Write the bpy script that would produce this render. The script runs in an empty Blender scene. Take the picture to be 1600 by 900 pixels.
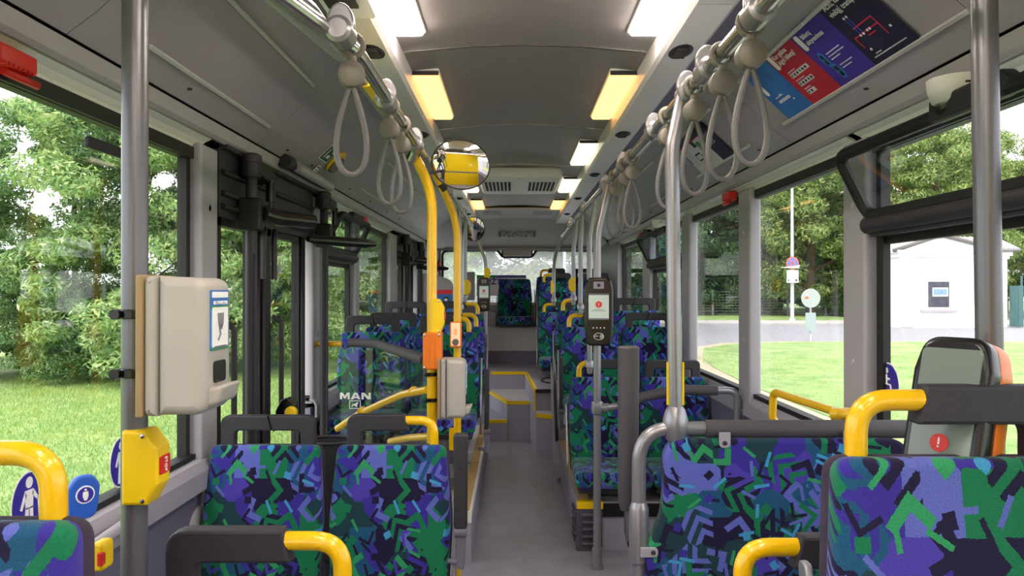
import bpy, bmesh, math, random
import numpy as np
from mathutils import Vector, Matrix, Euler
S = bpy.context.scene
COL = S.collection
PI = math.pi
F = 1150.0
EYE = 1.45
CX = 0.045          # centre line of the bus, the camera stands a little left of it

# ------------------------------------------------------------------ camera, sky, sun, exposure
cam_d = bpy.data.cameras.new('camera')
cam = bpy.data.objects.new('camera', cam_d)
COL.objects.link(cam)
cam.location = (0, 0, EYE)
cam.rotation_euler = (PI/2 + math.atan(4/F), 0, math.atan(2/F))
cam_d.sensor_width = 36
cam_d.lens = 36*F/1600
cam_d.clip_start = 0.02
cam_d.clip_end = 400
S.camera = cam
S.view_settings.view_transform = 'Standard'
S.view_settings.look = 'None'
S.view_settings.gamma = 1
S.view_settings.exposure = 0.42
S.view_settings.use_curve_mapping = False
W = bpy.data.worlds.new('overcast_sky')
S.world = W
W.use_nodes = True
WORLD_STRENGTH = 2.6
nt = W.node_tree
bg = nt.nodes['Background']
bg.inputs['Color'].default_value = (1.0, 0.945, 1.04, 1)
bg.inputs['Strength'].default_value = WORLD_STRENGTH
sun_d = bpy.data.lights.new('sun', 'SUN')
sun_d.energy = 2.2
sun_d.angle = math.radians(12)
sun_d.color = (1.0, 0.96, 0.88)
sun = bpy.data.objects.new('sun', sun_d)
COL.objects.link(sun)
sun.rotation_euler = Euler((math.radians(38), 0, math.radians(-20)))
LAMP = 30.0

# ------------------------------------------------------------------ materials
def lin(c):
    return tuple(((v/255)/12.92 if v/255 <= .04045 else ((v/255+.055)/1.055)**2.4) for v in c)

def mat(name, rgb, rough=.5, metal=0, noise=0, nscale=20, bump=0, bscale=200, emit=0, coat=0, spec=.5):
    m = bpy.data.materials.new(name)
    m.use_nodes = True
    t = m.node_tree
    b = t.nodes['Principled BSDF']
    c = lin(rgb)
    b.inputs['Base Color'].default_value = (*c, 1)
    b.inputs['Roughness'].default_value = rough
    b.inputs['Metallic'].default_value = metal
    b.inputs['Specular IOR Level'].default_value = spec
    b.inputs['Coat Weight'].default_value = coat
    if noise or bump:
        tc = t.nodes.new('ShaderNodeTexCoord')
    if noise:
        n = t.nodes.new('ShaderNodeTexNoise')
        n.inputs['Scale'].default_value = nscale
        n.inputs['Detail'].default_value = 5
        t.links.new(tc.outputs['Object'], n.inputs['Vector'])
        r = t.nodes.new('ShaderNodeValToRGB')
        r.color_ramp.elements[0].position = .3
        r.color_ramp.elements[1].position = .7
        r.color_ramp.elements[0].color = (*[v*(1-noise) for v in c], 1)
        r.color_ramp.elements[1].color = (*[min(1, v*(1+noise)) for v in c], 1)
        t.links.new(n.outputs['Fac'], r.inputs['Fac'])
        t.links.new(r.outputs['Color'], b.inputs['Base Color'])
    if bump:
        n2 = t.nodes.new('ShaderNodeTexNoise')
        n2.inputs['Scale'].default_value = bscale
        n2.inputs['Detail'].default_value = 3
        t.links.new(tc.outputs['Object'], n2.inputs['Vector'])
        bp = t.nodes.new('ShaderNodeBump')
        bp.inputs['Strength'].default_value = bump
        bp.inputs['Distance'].default_value = .002
        t.links.new(n2.outputs['Fac'], bp.inputs['Height'])
        t.links.new(bp.outputs['Normal'], b.inputs['Normal'])
    if emit:
        b.inputs['Emission Color'].default_value = (*c, 1)
        b.inputs['Emission Strength'].default_value = emit
    return m

def glass_mat(name, tint, refl=1.0, rough=0.0):
    m = bpy.data.materials.new(name)
    m.use_nodes = True
    t = m.node_tree
    t.nodes.clear()
    o = t.nodes.new('ShaderNodeOutputMaterial')
    mix = t.nodes.new('ShaderNodeMixShader')
    tr = t.nodes.new('ShaderNodeBsdfTransparent')
    tr.inputs['Color'].default_value = (*tint, 1)
    gl = t.nodes.new('ShaderNodeBsdfGlossy')
    gl.inputs['Roughness'].default_value = rough
    fr = t.nodes.new('ShaderNodeLayerWeight')
    fr.inputs['Blend'].default_value = .5
    pw = t.nodes.new('ShaderNodeMath'); pw.operation = 'POWER'; pw.inputs[1].default_value = 5
    t.links.new(fr.outputs['Facing'], pw.inputs[0])
    ml = t.nodes.new('ShaderNodeMath')
    ml.operation = 'MULTIPLY_ADD'
    ml.inputs[1].default_value = .9*refl*.6
    ml.inputs[2].default_value = .04*refl
    t.links.new(pw.outputs[0], ml.inputs[0])
    t.links.new(ml.outputs[0], mix.inputs[0])
    t.links.new(tr.outputs[0], mix.inputs[1])
    t.links.new(gl.outputs[0], mix.inputs[2])
    t.links.new(mix.outputs[0], o.inputs['Surface'])
    return m

def fabric_mat():
    m = bpy.data.materials.new('seat_plush')
    m.use_nodes = True
    t = m.node_tree
    L = t.links
    b = t.nodes['Principled BSDF']
    b.inputs['Roughness'].default_value = .95
    b.inputs['Specular IOR Level'].default_value = .15
    b.inputs['Sheen Weight'].default_value = .12
    def N(k, **kw):
        n = t.nodes.new(k)
        for a, v in kw.items(): setattr(n, a, v)
        return n
    def val(sock, v):
        if hasattr(v, 'is_output'): L.new(v, sock)
        else: sock.default_value = v
    def M(op, a, c=0.0, d=None):
        n = N('ShaderNodeMath', operation=op)
        val(n.inputs[0], a); val(n.inputs[1], c)
        if d is not None: val(n.inputs[2], d)
        return n.outputs[0]
    def VM(op, a, c=(0, 0, 0)):
        n = N('ShaderNodeVectorMath', operation=op)
        val(n.inputs[0], a); val(n.inputs[1], c)
        return n.outputs[0]
    def ramp(fac, cols):
        r = N('ShaderNodeValToRGB')
        r.color_ramp.interpolation = 'CONSTANT'
        e = r.color_ramp.elements
        for i, (p, c) in enumerate(cols):
            if i < 2: el = e[i]; el.position = p
            else: el = e.new(p)
            el.color = (*lin(c), 1)
        L.new(fac, r.inputs['Fac'])
        return r.outputs['Color']
    def mixc(f, a, c):
        n = N('ShaderNodeMix', data_type='RGBA')
        L.new(f, n.inputs[0]); L.new(a, n.inputs[6]); L.new(c, n.inputs[7])
        return n.outputs[2]
    tc = N('ShaderNodeTexCoord')
    sx = N('ShaderNodeSeparateXYZ'); L.new(tc.outputs['Object'], sx.inputs[0])
    zz = M('SUBTRACT', sx.outputs[2], sx.outputs[1])
    cb = N('ShaderNodeCombineXYZ'); L.new(sx.outputs[0], cb.inputs[0]); L.new(zz, cb.inputs[1])
    # woven edges jitter a little
    nz = N('ShaderNodeTexNoise'); nz.inputs['Scale'].default_value = 260
    L.new(cb.outputs[0], nz.inputs['Vector'])
    jit = VM('SCALE', VM('SUBTRACT', nz.outputs['Color'], (.5, .5, .5)))
    jit.node.inputs['Scale'].default_value = .004
    q0 = VM('ADD', cb.outputs[0], jit)
    BLACK = (28, 24, 54); IND = (54, 44, 138); PERI = (88, 98, 176); GREEN = (22, 110, 74)
    DG = (28, 58, 66); CY = (62, 142, 188); TEAL = (28, 78, 112); VIO = (70, 58, 156); LG = (46, 140, 90)
    v = N('ShaderNodeTexVoronoi', voronoi_dimensions='2D', distance='CHEBYCHEV')
    v.inputs['Scale'].default_value = 13
    L.new(q0, v.inputs['Vector'])
    s = N('ShaderNodeSeparateColor'); L.new(v.outputs['Color'], s.inputs[0])
    col = ramp(s.outputs[0], [(0, IND), (.2, PERI), (.36, GREEN), (.52, DG), (.66, VIO), (.78, TEAL), (.9, BLACK)])
    def strokes(col, scale, off, shape, wd, ln, pal, thr):
        q = VM('ADD', q0, off)
        vo = N('ShaderNodeTexVoronoi', voronoi_dimensions='2D', distance='EUCLIDEAN')
        vo.inputs['Scale'].default_value = scale
        vo.inputs['Randomness'].default_value = .8
        L.new(q, vo.inputs['Vector'])
        loc = VM('SUBTRACT', q, vo.outputs['Position'])
        sc = N('ShaderNodeSeparateColor'); L.new(vo.outputs['Color'], sc.inputs[0])
        rt = N('ShaderNodeVectorRotate', rotation_type='Z_AXIS')
        L.new(loc, rt.inputs['Vector'])
        ang = M('MULTIPLY', sc.outputs[0], 6.283)
        L.new(ang, rt.inputs['Angle'])
        sp = N('ShaderNodeSeparateXYZ'); L.new(rt.outputs[0], sp.inputs[0])
        au = M('ABSOLUTE', sp.outputs[0])
        if shape == 'V':
            d = M('ADD', sp.outputs[1], au)
            d = M('ABSOLUTE', M('SUBTRACT', M('PINGPONG', M('ADD', d, 1.0), wd*2), wd))
            a = M('LESS_THAN', d, wd*.5)
            c2 = M('LESS_THAN', au, ln)
            c3 = M('LESS_THAN', M('ABSOLUTE', sp.outputs[1]), ln)
            msk = M('MULTIPLY', M('MULTIPLY', a, c2), c3)
        elif shape == 'L':
            d = M('MAXIMUM', sp.outputs[0], sp.outputs[1])
            a = M('LESS_THAN', M('ABSOLUTE', M('SUBTRACT', d, wd)), wd*.5)
            c2 = M('GREATER_THAN', M('MINIMUM', sp.outputs[0], sp.outputs[1]), -ln)
            msk = M('MULTIPLY', a, c2)
        else:
            a = M('LESS_THAN', au, wd)
            c2 = M('LESS_THAN', M('ABSOLUTE', sp.outputs[1]), ln)
            msk = M('MULTIPLY', a, c2)
        msk = M('MULTIPLY', msk, M('LESS_THAN', sc.outputs[2], thr))
        return mixc(msk, col, ramp(sc.outputs[1], pal))
    col = strokes(col, 8, (.3, .1, 0), 'V', .020, .05, [(0, BLACK), (.4, PERI), (.6, GREEN), (.8, IND)], .8)
    col = strokes(col, 11, (.7, .5, 0), 'L', .018, .03, [(0, GREEN), (.35, BLACK), (.6, PERI), (.85, LG)], .8)
    col = strokes(col, 10, (1.3, .9, 0), 'L', .009, .03, [(0, BLACK), (.5, BLACK), (.7, VIO), (.9, CY)], .8)
    col = strokes(col, 14, (2.1, 1.7, 0), 'B', .0045, .022, [(0, CY), (.25, LG), (.5, BLACK), (.8, PERI)], .75)
    col = strokes(col, 12, (3.1, 2.7, 0), 'B', .010, .012, [(0, GREEN), (.3, CY), (.5, BLACK), (.75, IND)], .5)
    # fine ribbed weave
    wv = N('ShaderNodeTexNoise'); wv.inputs['Scale'].default_value = 420
    L.new(cb.outputs[0], wv.inputs['Vector'])
    hs = N('ShaderNodeHueSaturation')
    L.new(col, hs.inputs['Color'])
    L.new(M('ADD', M('MULTIPLY', wv.outputs['Fac'], .9), .55), hs.inputs['Value'])
    L.new(hs.outputs[0], b.inputs['Base Color'])
    bp = N('ShaderNodeBump'); bp.inputs['Strength'].default_value = .5; bp.inputs['Distance'].default_value = .002
    L.new(wv.outputs['Fac'], bp.inputs['Height'])
    L.new(bp.outputs[0], b.inputs['Normal'])
    return m

def leaf_mat(name, c1, c2, c3):
    m = bpy.data.materials.new(name)
    m.use_nodes = True
    t = m.node_tree
    t.nodes.clear()
    o = t.nodes.new('ShaderNodeOutputMaterial')
    g = t.nodes.new('ShaderNodeNewGeometry')
    r = t.nodes.new('ShaderNodeValToRGB')
    r.color_ramp.elements[0].color = (*lin(c1), 1)
    r.color_ramp.elements[1].color = (*lin(c3), 1)
    e = r.color_ramp.elements.new(.5); e.color = (*lin(c2), 1)
    t.links.new(g.outputs['Random Per Island'], r.inputs['Fac'])
    d = t.nodes.new('ShaderNodeBsdfDiffuse')
    tl = t.nodes.new('ShaderNodeBsdfTranslucent')
    gl = t.nodes.new('ShaderNodeBsdfGlossy'); gl.inputs['Roughness'].default_value = .45
    mx = t.nodes.new('ShaderNodeMixShader'); mx.inputs[0].default_value = .45
    m2 = t.nodes.new('ShaderNodeMixShader'); m2.inputs[0].default_value = .05
    t.links.new(r.outputs[0], d.inputs[0]); t.links.new(r.outputs[0], tl.inputs[0])
    t.links.new(d.outputs[0], mx.inputs[1]); t.links.new(tl.outputs[0], mx.inputs[2])
    t.links.new(mx.outputs[0], m2.inputs[1]); t.links.new(gl.outputs[0], m2.inputs[2])
    t.links.new(m2.outputs[0], o.inputs[0])
    return m

M_FAB = fabric_mat()
M_FABSIDE = mat('charcoal_plush_edge', (52, 44, 62), .95, bump=.6, bscale=500)
M_BLACKPL = mat('black_grained_plastic', (42, 40, 47), .55, bump=.35, bscale=420)
M_BLACK = mat('black_rubber', (15, 15, 17), .55)
M_BLACKGL = mat('black_gloss', (16, 16, 19), .26)
M_DARK = mat('dark_grey_foam', (68, 65, 70), .65, bump=.3, bscale=500)
M_YEL = mat('yellow_enamel', (230, 182, 0), .28, coat=.4)
M_YELP = mat('yellow_plastic', (236, 198, 2), .4)
M_ORG = mat('orange_plastic', (226, 118, 16), .4)
M_SILV = mat('silver_painted_tube', (142, 142, 148), .30, metal=.55)
M_SILVN = mat('silver_tube_darkened', (106, 106, 112), .30, metal=.45)  # same silver tube, the foreground's weaker light put into a darker colour
M_CHR = mat('brushed_aluminium', (190, 190, 190), .25, metal=1)
M_PANEL = mat('light_grey_panel', (156, 152, 160), .42, noise=.03, nscale=6)
M_PANEL2 = mat('warm_grey_panel', (184, 180, 184), .5)
M_CEIL = mat('grey_ceiling_laminate', (136, 132, 135), .4, noise=.03, nscale=9)
M_WHITE = mat('white_plastic', (226, 224, 222), .35)
M_GRILLE = mat('grey_black_grille', (74, 72, 84), .5)
M_DUCT = mat('duct_white', (212, 208, 214), .35)
M_RAILP = mat('clip_rail', (196, 194, 196), .45)
M_PILL = mat('pillar_grey', (158, 156, 162), .45)
M_COVE = mat('white_gloss_cove', (225, 228, 222), .22)
M_WALL = mat('speckled_grey_wall', (154, 152, 168), .6, noise=.12, nscale=160)
M_DPANEL = mat('dark_grey_panel', (104, 102, 120), .6, noise=.1, nscale=200)
M_FLOOR = mat('grey_vinyl_floor', (142, 139, 149), .30, noise=.12, nscale=7, bump=.1, bscale=600)
M_FLOOR2 = mat('pale_vinyl_floor', (196, 194, 200), .36, noise=.06, nscale=20)
M_TAN = mat('tan_edge_strip', (196, 160, 96), .7, noise=.15, nscale=60)
M_GLASS = glass_mat('window_glass', (.90, .93, .91), 1.25)
M_GLASSC = glass_mat('clear_partition_glass', (.97, .985, .98), .8)
M_MIRR = mat('mirror', (225, 225, 225), .02, metal=1)
M_RED = mat('red_plastic', (205, 38, 30), .4)
M_BLUE = mat('blue_plastic', (40, 92, 190), .35)
M_STICK = mat('purple_blue_sticker', (52, 40, 150), .4)
M_STW = mat('white_print', (240, 240, 240), .5)
M_RING = mat('matt_grey_loop', (98, 96, 99), .5)
M_DISC = mat('beige_grey_disc', (112, 107, 100), .5)
M_CREAM = mat('cream_casing', (166, 163, 157), .4, noise=.03, nscale=14)
M_BEIGE = mat('beige_edge', (150, 128, 92), .6)

def hazy_glass():
    m = glass_mat('rear_glass', (.90, .94, .93), 1.0)
    t = m.node_tree
    out = next(n for n in t.nodes if n.type == 'OUTPUT_MATERIAL')
    src = out.inputs['Surface'].links[0].from_socket
    tl = t.nodes.new('ShaderNodeBsdfTranslucent'); tl.inputs['Color'].default_value = (.85, .88, .88, 1)
    mx = t.nodes.new('ShaderNodeMixShader'); mx.inputs[0].default_value = .22
    t.links.new(src, mx.inputs[1]); t.links.new(tl.outputs[0], mx.inputs[2]); t.links.new(mx.outputs[0], out.inputs['Surface'])
    return m
M_REARGL = hazy_glass()

# ------------------------------------------------------------------ geometry helpers
def P(px, py, Y):
    return Vector(((px-802)/F*Y, Y, EYE-(py-454)/F*Y))

def fillet(pts, R, n=6):
    pts = [Vector(p) for p in pts]
    out = [pts[0]]
    for i in range(1, len(pts)-1):
        a, b, c = pts[i-1], pts[i], pts[i+1]
        r = R[i-1] if isinstance(R, (list, tuple)) else R
        d1 = (a-b); d2 = (c-b)
        l1, l2 = d1.length, d2.length
        d1.normalize(); d2.normalize()
        ang = d1.angle(d2)
        if ang > PI-.02: out.append(b); continue
        k = min(r/math.tan(ang/2), l1*.49, l2*.49)
        p1 = b+d1*k; p2 = b+d2*k
        for j in range(n+1):
            s = j/n
            out.append(p1*(1-s)**2 + b*2*s*(1-s) + p2*s*s)
    out.append(pts[-1])
    return out

class MB:
    def __init__(s): s.v = []; s.f = []; s.sm = []
    def add(s, vs, fs, smooth=True):
        o = len(s.v)
        s.v += [tuple(v) for v in vs]
        s.f += [tuple(i+o for i in f) for f in fs]
        s.sm += [smooth]*len(fs)
        return s
    def xf(s, M):
        s.v = [tuple(M @ Vector(v)) for v in s.v]; return s
    def merge(s, o, M=None):
        vs = o.v if M is None else [tuple(M @ Vector(v)) for v in o.v]
        k = len(s.v); s.v += vs; s.f += [tuple(i+k for i in f) for f in o.f]; s.sm += o.sm; return s
    def box(s, x0, x1, y0, y1, z0, z1):
        x0, x1 = sorted((x0, x1)); y0, y1 = sorted((y0, y1)); z0, z1 = sorted((z0, z1))
        vs = [(x, y, z) for z in (z0, z1) for y in (y0, y1) for x in (x0, x1)]
        return s.add(vs, [(0, 2, 3, 1), (4, 5, 7, 6), (0, 1, 5, 4), (2, 6, 7, 3), (0, 4, 6, 2), (1, 3, 7, 5)], False)
    def tube(s, pts, r, n=12, cap=True, sq=1.0, up=None):
        pts = [Vector(p) for p in pts]
        m = len(pts)
        T = []
        for i in range(m):
            a = pts[max(0, i-1)]; b = pts[min(m-1, i+1)]
            T.append((b-a).normalized())
        u = Vector(up) if up else Vector((0, 0, 1))
        if abs(T[0].dot(u)) > .95: u = Vector((1, 0, 0))
        nrm = (u - T[0]*u.dot(T[0])).normalized()
        vs = []
        for i in range(m):
            if i: nrm = (nrm - T[i]*nrm.dot(T[i])).normalized()
            bn = T[i].cross(nrm)
            rr = r[i] if isinstance(r, (list, tuple)) else r
            for j in range(n):
                a = 2*PI*j/n
                vs.append(pts[i] + nrm*(math.cos(a)*rr) + bn*(math.sin(a)*rr*sq))
        fs = [(i*n+j, i*n+(j+1) % n, (i+1)*n+(j+1) % n, (i+1)*n+j) for i in range(m-1) for j in range(n)]
        s.add(vs, fs)
        if cap:
            k = len(s.v)-len(vs)
            s.f += [tuple(k+j for j in reversed(range(n))), tuple(k+(m-1)*n+j for j in range(n))]
            s.sm += [False, False]
        return s
    def loop(s, pts, r, n=10):
        pts = [Vector(p) for p in pts]; m = len(pts)
        vs = []
        c = sum(pts, Vector())/m
        pn = (pts[0]-c).cross(pts[m//4]-c).normalized()
        for i in range(m):
            t = (pts[(i+1) % m]-pts[i-1]).normalized()
            b = t.cross(pn).normalized()
            for j in range(n):
                a = 2*PI*j/n
                vs.append(pts[i]+b*math.cos(a)*r+pn*math.sin(a)*r)
        fs = [(i*n+j, i*n+(j+1) % n, ((i+1) % m)*n+(j+1) % n, ((i+1) % m)*n+j) for i in range(m) for j in range(n)]
        return s.add(vs, fs)
    def slab(s, ol, y0, y1, r=.004, seg=3, back=True, M=None):
        """outline in (x, z), thickness along y from y0 (front) to y1, rounded edges"""
        n = len(ol)
        ol = [Vector((p[0], p[1])) for p in ol]
        area = sum(ol[i].x*ol[(i+1) % n].y-ol[(i+1) % n].x*ol[i].y for i in range(n))
        if area < 0: ol.reverse()
        inw = []
        for i in range(n):
            a = (ol[i]-ol[i-1]); b = (ol[(i+1) % n]-ol[i])
            if a.length < 1e-9: a = b
            if b.length < 1e-9: b = a
            a = a.normalized(); b = b.normalized()
            na = Vector((-a.y, a.x)); nb = Vector((-b.y, b.x))
            mm = (na+nb)
            if mm.length < 1e-6: mm = na
            mm.normalize()
            inw.append(mm/max(.4, mm.dot(na)))
        rings = []
        for k in range(seg+1):
            a = PI/2*k/seg
            rings.append((r*(1-math.sin(a)), y0+r*(1-math.cos(a))))
        if back:
            for k in range(seg+1):
                a = PI/2*(1-k/seg)
                rings.append((r*(1-math.sin(a)), y1-r*(1-math.cos(a))))
        else: rings.append((0, y1))
        vs = []
        edir = []
        for i in range(n):
            e = ol[(i+1) % n]-ol[i]
            edir.append(e.normalized() if e.length > 1e-9 else Vector((0, 0)))
        for ins, y in rings:
            q = [ol[i]+inw[i]*ins for i in range(n)]
            if ins > 1e-6:
                bad = [(q[(i+1) % n]-q[i]).dot(edir[i]) <= (.45*(ol[(i+1) % n]-ol[i]).length if (ol[(i+1) % n]-ol[i]).length < 1.2*ins else 1e-9) for i in range(n)]
                if any(bad) and not all(bad):
                    st = next(i for i in range(n) if not bad[i])
                    i = st
                    while i < st+n:
                        if bad[i % n]:
                            j = i
                            while bad[j % n]: j += 1
                            e0, e1 = (i-1) % n, j % n
                            p0 = ol[e0]+Vector((-edir[e0].y, edir[e0].x))*ins
                            p1 = ol[e1]+Vector((-edir[e1].y, edir[e1].x))*ins
                            cr = edir[e0].x*edir[e1].y-edir[e0].y*edir[e1].x
                            if abs(cr) > 1e-4:
                                t_ = ((p1.x-p0.x)*edir[e1].y-(p1.y-p0.y)*edir[e1].x)/cr
                                x_ = p0+edir[e0]*t_
                            else: x_ = (q[i % n]+q[j % n])/2
                            for k_ in range(i, j+1): q[k_ % n] = x_
                            i = j+1
                        else: i += 1
            for p in q: vs.append(Vector((p.x, y, p.y)))
        if M is not None: vs = [M @ v for v in vs]
        m = len(rings)
        fs = [(i*n+j, i*n+(j+1) % n, (i+1)*n+(j+1) % n, (i+1)*n+j) for i in range(m-1) for j in range(n)]
        s.add(vs, fs, r > 0.0015)
        k = len(s.v)-len(vs)
        def cap(o_):
            idx = []
            for j in range(n):
                if not idx or (Vector(s.v[o_+j])-Vector(s.v[idx[-1]])).length > 2e-6: idx.append(o_+j)
            if (Vector(s.v[idx[0]])-Vector(s.v[idx[-1]])).length <= 2e-6: idx.pop()
            return idx
        s.f += [tuple(reversed(cap(k))), tuple(cap(k+(m-1)*n))]
        s.sm += [False, False]
        return s
    def lathe(s, prof, c, axis='Z', n=24):
        """prof: (radius, height)"""
        vs = []
        for r, h in prof:
            for j in range(n):
                a = 2*PI*j/n
                p = (math.cos(a)*r, math.sin(a)*r, h)
                if axis == 'Y': p = (p[0], p[2], p[1])
                if axis == 'X': p = (p[2], p[0], p[1])
                vs.append(Vector(p)+Vector(c))
        m = len(prof)
        fs = [(i*n+j, i*n+(j+1) % n, (i+1)*n+(j+1) % n, (i+1)*n+j) for i in range(m-1) for j in range(n)]
        s.add(vs, fs)
        k = len(s.v)-len(vs)
        if prof[0][0] > 1e-5: s.f.append(tuple(k+j for j in reversed(range(n)))); s.sm.append(False)
        if prof[-1][0] > 1e-5: s.f.append(tuple(k+(m-1)*n+j for j in range(n))); s.sm.append(False)
        return s
    def strip(s, prof, y0, y1, th=0.0, n=1):
        """profile of (x, z) swept along y; th gives thickness (offset in +normal)"""
        k = len(prof)
        pts = [Vector((p[0], p[1])) for p in prof]
        off = []
        for i in range(k):
            a = pts[max(0, i-1)]; b = pts[min(k-1, i+1)]
            d = (b-a).normalized()
            off.append(Vector((-d.y, d.x)))
        vs = []
        for y in (y0, y1):
            vs += [(p.x, y, p.y) for p in pts]
            vs += [(p.x+o.x*th, y, p.y+o.y*th) for p, o in zip(pts, off)]
        fs = []
        for i in range(k-1):
            fs.append((i, i+1, 2*k+i+1, 2*k+i))
            fs.append((k+i, 3*k+i, 3*k+i+1, k+i+1))
            fs.append((i, k+i, k+i+1, i+1))
            fs.append((2*k+i, 2*k+i+1, 3*k+i+1, 3*k+i))
        fs.append((0, 2*k, 3*k, k)); fs.append((k-1, 2*k-1, 4*k-1, 3*k-1))
        return s.add(vs, fs, False)

def rpoly(pts, R, n=5):
    p3 = [Vector((p[0], p[1], 0)) for p in pts]
    m = len(p3); out = []
    for i in range(m):
        a, b, c = p3[i-1], p3[i], p3[(i+1) % m]
        r = R[i] if isinstance(R, (list, tuple)) else R
        if r <= 0: out.append((b.x, b.y)); continue
        d1 = a-b; d2 = c-b; l1, l2 = d1.length, d2.length
        d1.normalize(); d2.normalize()
        ang = d1.angle(d2)
        k = min(r/math.tan(ang/2), l1*.49, l2*.49)
        p1 = b+d1*k; p2 = b+d2*k
        for j in range(n+1):
            s = j/n
            q = p1*(1-s)**2+b*2*s*(1-s)+p2*s*s
            out.append((q.x, q.y))
    return out

def rrect(cx, cz, w, h, r, n=5):
    return rpoly([(cx-w/2, cz-h/2), (cx+w/2, cz-h/2), (cx+w/2, cz+h/2), (cx-w/2, cz+h/2)], r, n)

def ell(cx, cz, a, b, n=28):
    return [(cx+a*math.cos(2*PI*i/n), cz+b*math.sin(2*PI*i/n)) for i in range(n)]

def mesh_of(name, mb, m):
    me = bpy.data.meshes.new(name)
    me.from_pydata(mb.v, [], mb.f)
    me.polygons.foreach_set('use_smooth', mb.sm)
    me.materials.append(m)
    me.update()
    bm = bmesh.new(); bm.from_mesh(me)
    bmesh.ops.recalc_face_normals(bm, faces=bm.faces)
    for e in bm.edges:
        if len(e.link_faces) == 2 and e.calc_face_angle(0) > .7: e.smooth = False
    bm.to_mesh(me); bm.free()
    return me

def link(name, me, parent=None):
    o = bpy.data.objects.new(name, me)
    COL.objects.link(o)
    if parent is not None: o.parent = parent
    return o

class Thing:
    def __init__(s, name, label, cat, loc=(0, 0, 0), rz=0, group=None, kind=None, rot=None):
        s.e = bpy.data.objects.new(name, None)
        COL.objects.link(s.e)
        s.e.location = loc
        s.e.rotation_euler = rot if rot else (0, 0, rz)
        s.e.empty_display_size = .05
        s.M = Matrix.LocRotScale(Vector(loc), Euler(rot if rot else (0, 0, rz)), None)
        s.inv = s.M.inverted()
        if kind: s.e['kind'] = kind
        if label:
            s.e['label'] = label; s.e['category'] = cat
        if group: s.e['group'] = group
    def part(s, name, mb, m, label=None, parent=None, local=False):
        if not local: mb.xf(s.inv)
        o = link(name, mesh_of(name, mb, m), parent if parent is not None else s.e)
        if label: o['label'] = label
        return o
    def text(s, name, txt, size, M, m, parent=None, ext=.0006, bold=0, align='CENTER', label=None, sx=1):
        me = text_mesh(txt, size, ext, bold, align, sx)
        me.transform(s.inv @ M)
        me.materials.append(m)
        o = link(name, me, parent if parent is not None else s.e)
        if label: o['label'] = label
        return o

def text_mesh(txt, size, ext=.0006, bold=0, align='CENTER', sx=1):
    cu = bpy.data.curves.new('t', 'FONT')
    cu.body = txt; cu.size = size; cu.extrude = ext; cu.offset = bold
    cu.align_x = align; cu.align_y = 'CENTER'; cu.resolution_u = 3
    o = bpy.data.objects.new('t', cu); COL.objects.link(o)
    dg = bpy.context.evaluated_depsgraph_get()
    me = bpy.data.meshes.new_from_object(o.evaluated_get(dg))
    bpy.data.objects.remove(o); bpy.data.curves.remove(cu)
    me.materials.clear()
    if sx != 1: me.transform(Matrix.Diagonal((sx, 1, 1, 1)))
    return me

def frame(o, xdir, ydir):
    """matrix with local x, y along the given world directions"""
    x = Vector(xdir).normalized(); y = Vector(ydir); y = (y-x*y.dot(x)).normalized(); z = x.cross(y)
    M = Matrix((x, y, z)).transposed().to_4x4(); M.translation = Vector(o); return M

def frame2(o, xdir, zdir):
    """local x = xdir, local z = zdir, local y = thickness"""
    x = Vector(xdir).normalized(); z = Vector(zdir); z = (z-x*z.dot(x)).normalized(); y = z.cross(x)
    M = Matrix((x, y, z)).transposed().to_4x4(); M.translation = Vector(o); return M

def man_letters(T_or_none, o, xd, ud, h, d, m, parent, grow=0):
    M = frame2(o, xd, ud)
    w = h*1.0
    sets = {'M': [[(0, 0), (0, 1), (.42, 1), (.75, .48), (1.08, 1), (1.5, 1), (1.5, 0), (1.16, 0), (1.16, .62), (.84, .1), (.66, .1), (.34, .62), (.34, 0)]],
            'A': [[(0, 0), (.52, 1), (.76, 1), (.76, .74), (.42, 0)], [(1.52, 0), (1.0, 1), (.76, 1), (.76, .74), (1.1, 0)], [(.45, .18), (.45, .38), (1.07, .38), (1.07, .18)]],
            'N': [[(0, 0), (0, 1), (.42, 1), (1.06, .45), (1.06, 1), (1.4, 1), (1.4, 0), (.98, 0), (.34, .55), (.34, 0)]]}
    x = -2.35
    for ch, wd in (('M', 1.5), ('A', 1.52), ('N', 1.4)):
        mb = MB()
        for pl in sets[ch]:
            q = [((x+px_)*w, (pz-.5)*h) for px_, pz in pl]
            cx_ = sum(p[0] for p in q)/len(q)
            mb.slab(q, -d, .0, .0002, 1, M=M)
        if grow: pass
        if T_or_none is not None: T_or_none.part('letter', mb, m)
        else: struct('letter', mb, m, parent)
        x += wd+.14

def single(name, mb, m, label, cat, loc=None, group=None, kind=None):
    o = link(name, mesh_of(name, mb, m))
    if loc is not None: o.location = loc
    if kind: o['kind'] = kind
    if label: o['label'] = label
    if cat: o['category'] = cat
    if group: o['group'] = group
    return o

def struct(name, mb, m, parent=None, label=None):
    o = link(name, mesh_of(name, mb, m), parent)
    if parent is None: o['kind'] = 'structure'
    if label: o['label'] = label
    return o

def copy_tree(o, parent=None):
    c = o.copy(); COL.objects.link(c)
    if parent is not None: c.parent = parent
    for ch in list(o.children): copy_tree(ch, c)
    return c

def ux(side, u): return CX+side*u

# ------------------------------------------------------------------ bus shell
Y0, Y1 = -2.6, 9.45
SILL = {-1: .85, 1: .905}
GT = 1.935                      # top of the glass
UG = 1.2                        # glass plane
lab = {-1: 'left', 1: 'right'}

# floor: low aisle, wheel-arch platforms, stairs, rear deck
struct('floor', MB().box(ux(-1, 1.2), ux(1, 1.2), Y0, Y1, -.09, 0), M_FLOOR)

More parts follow.
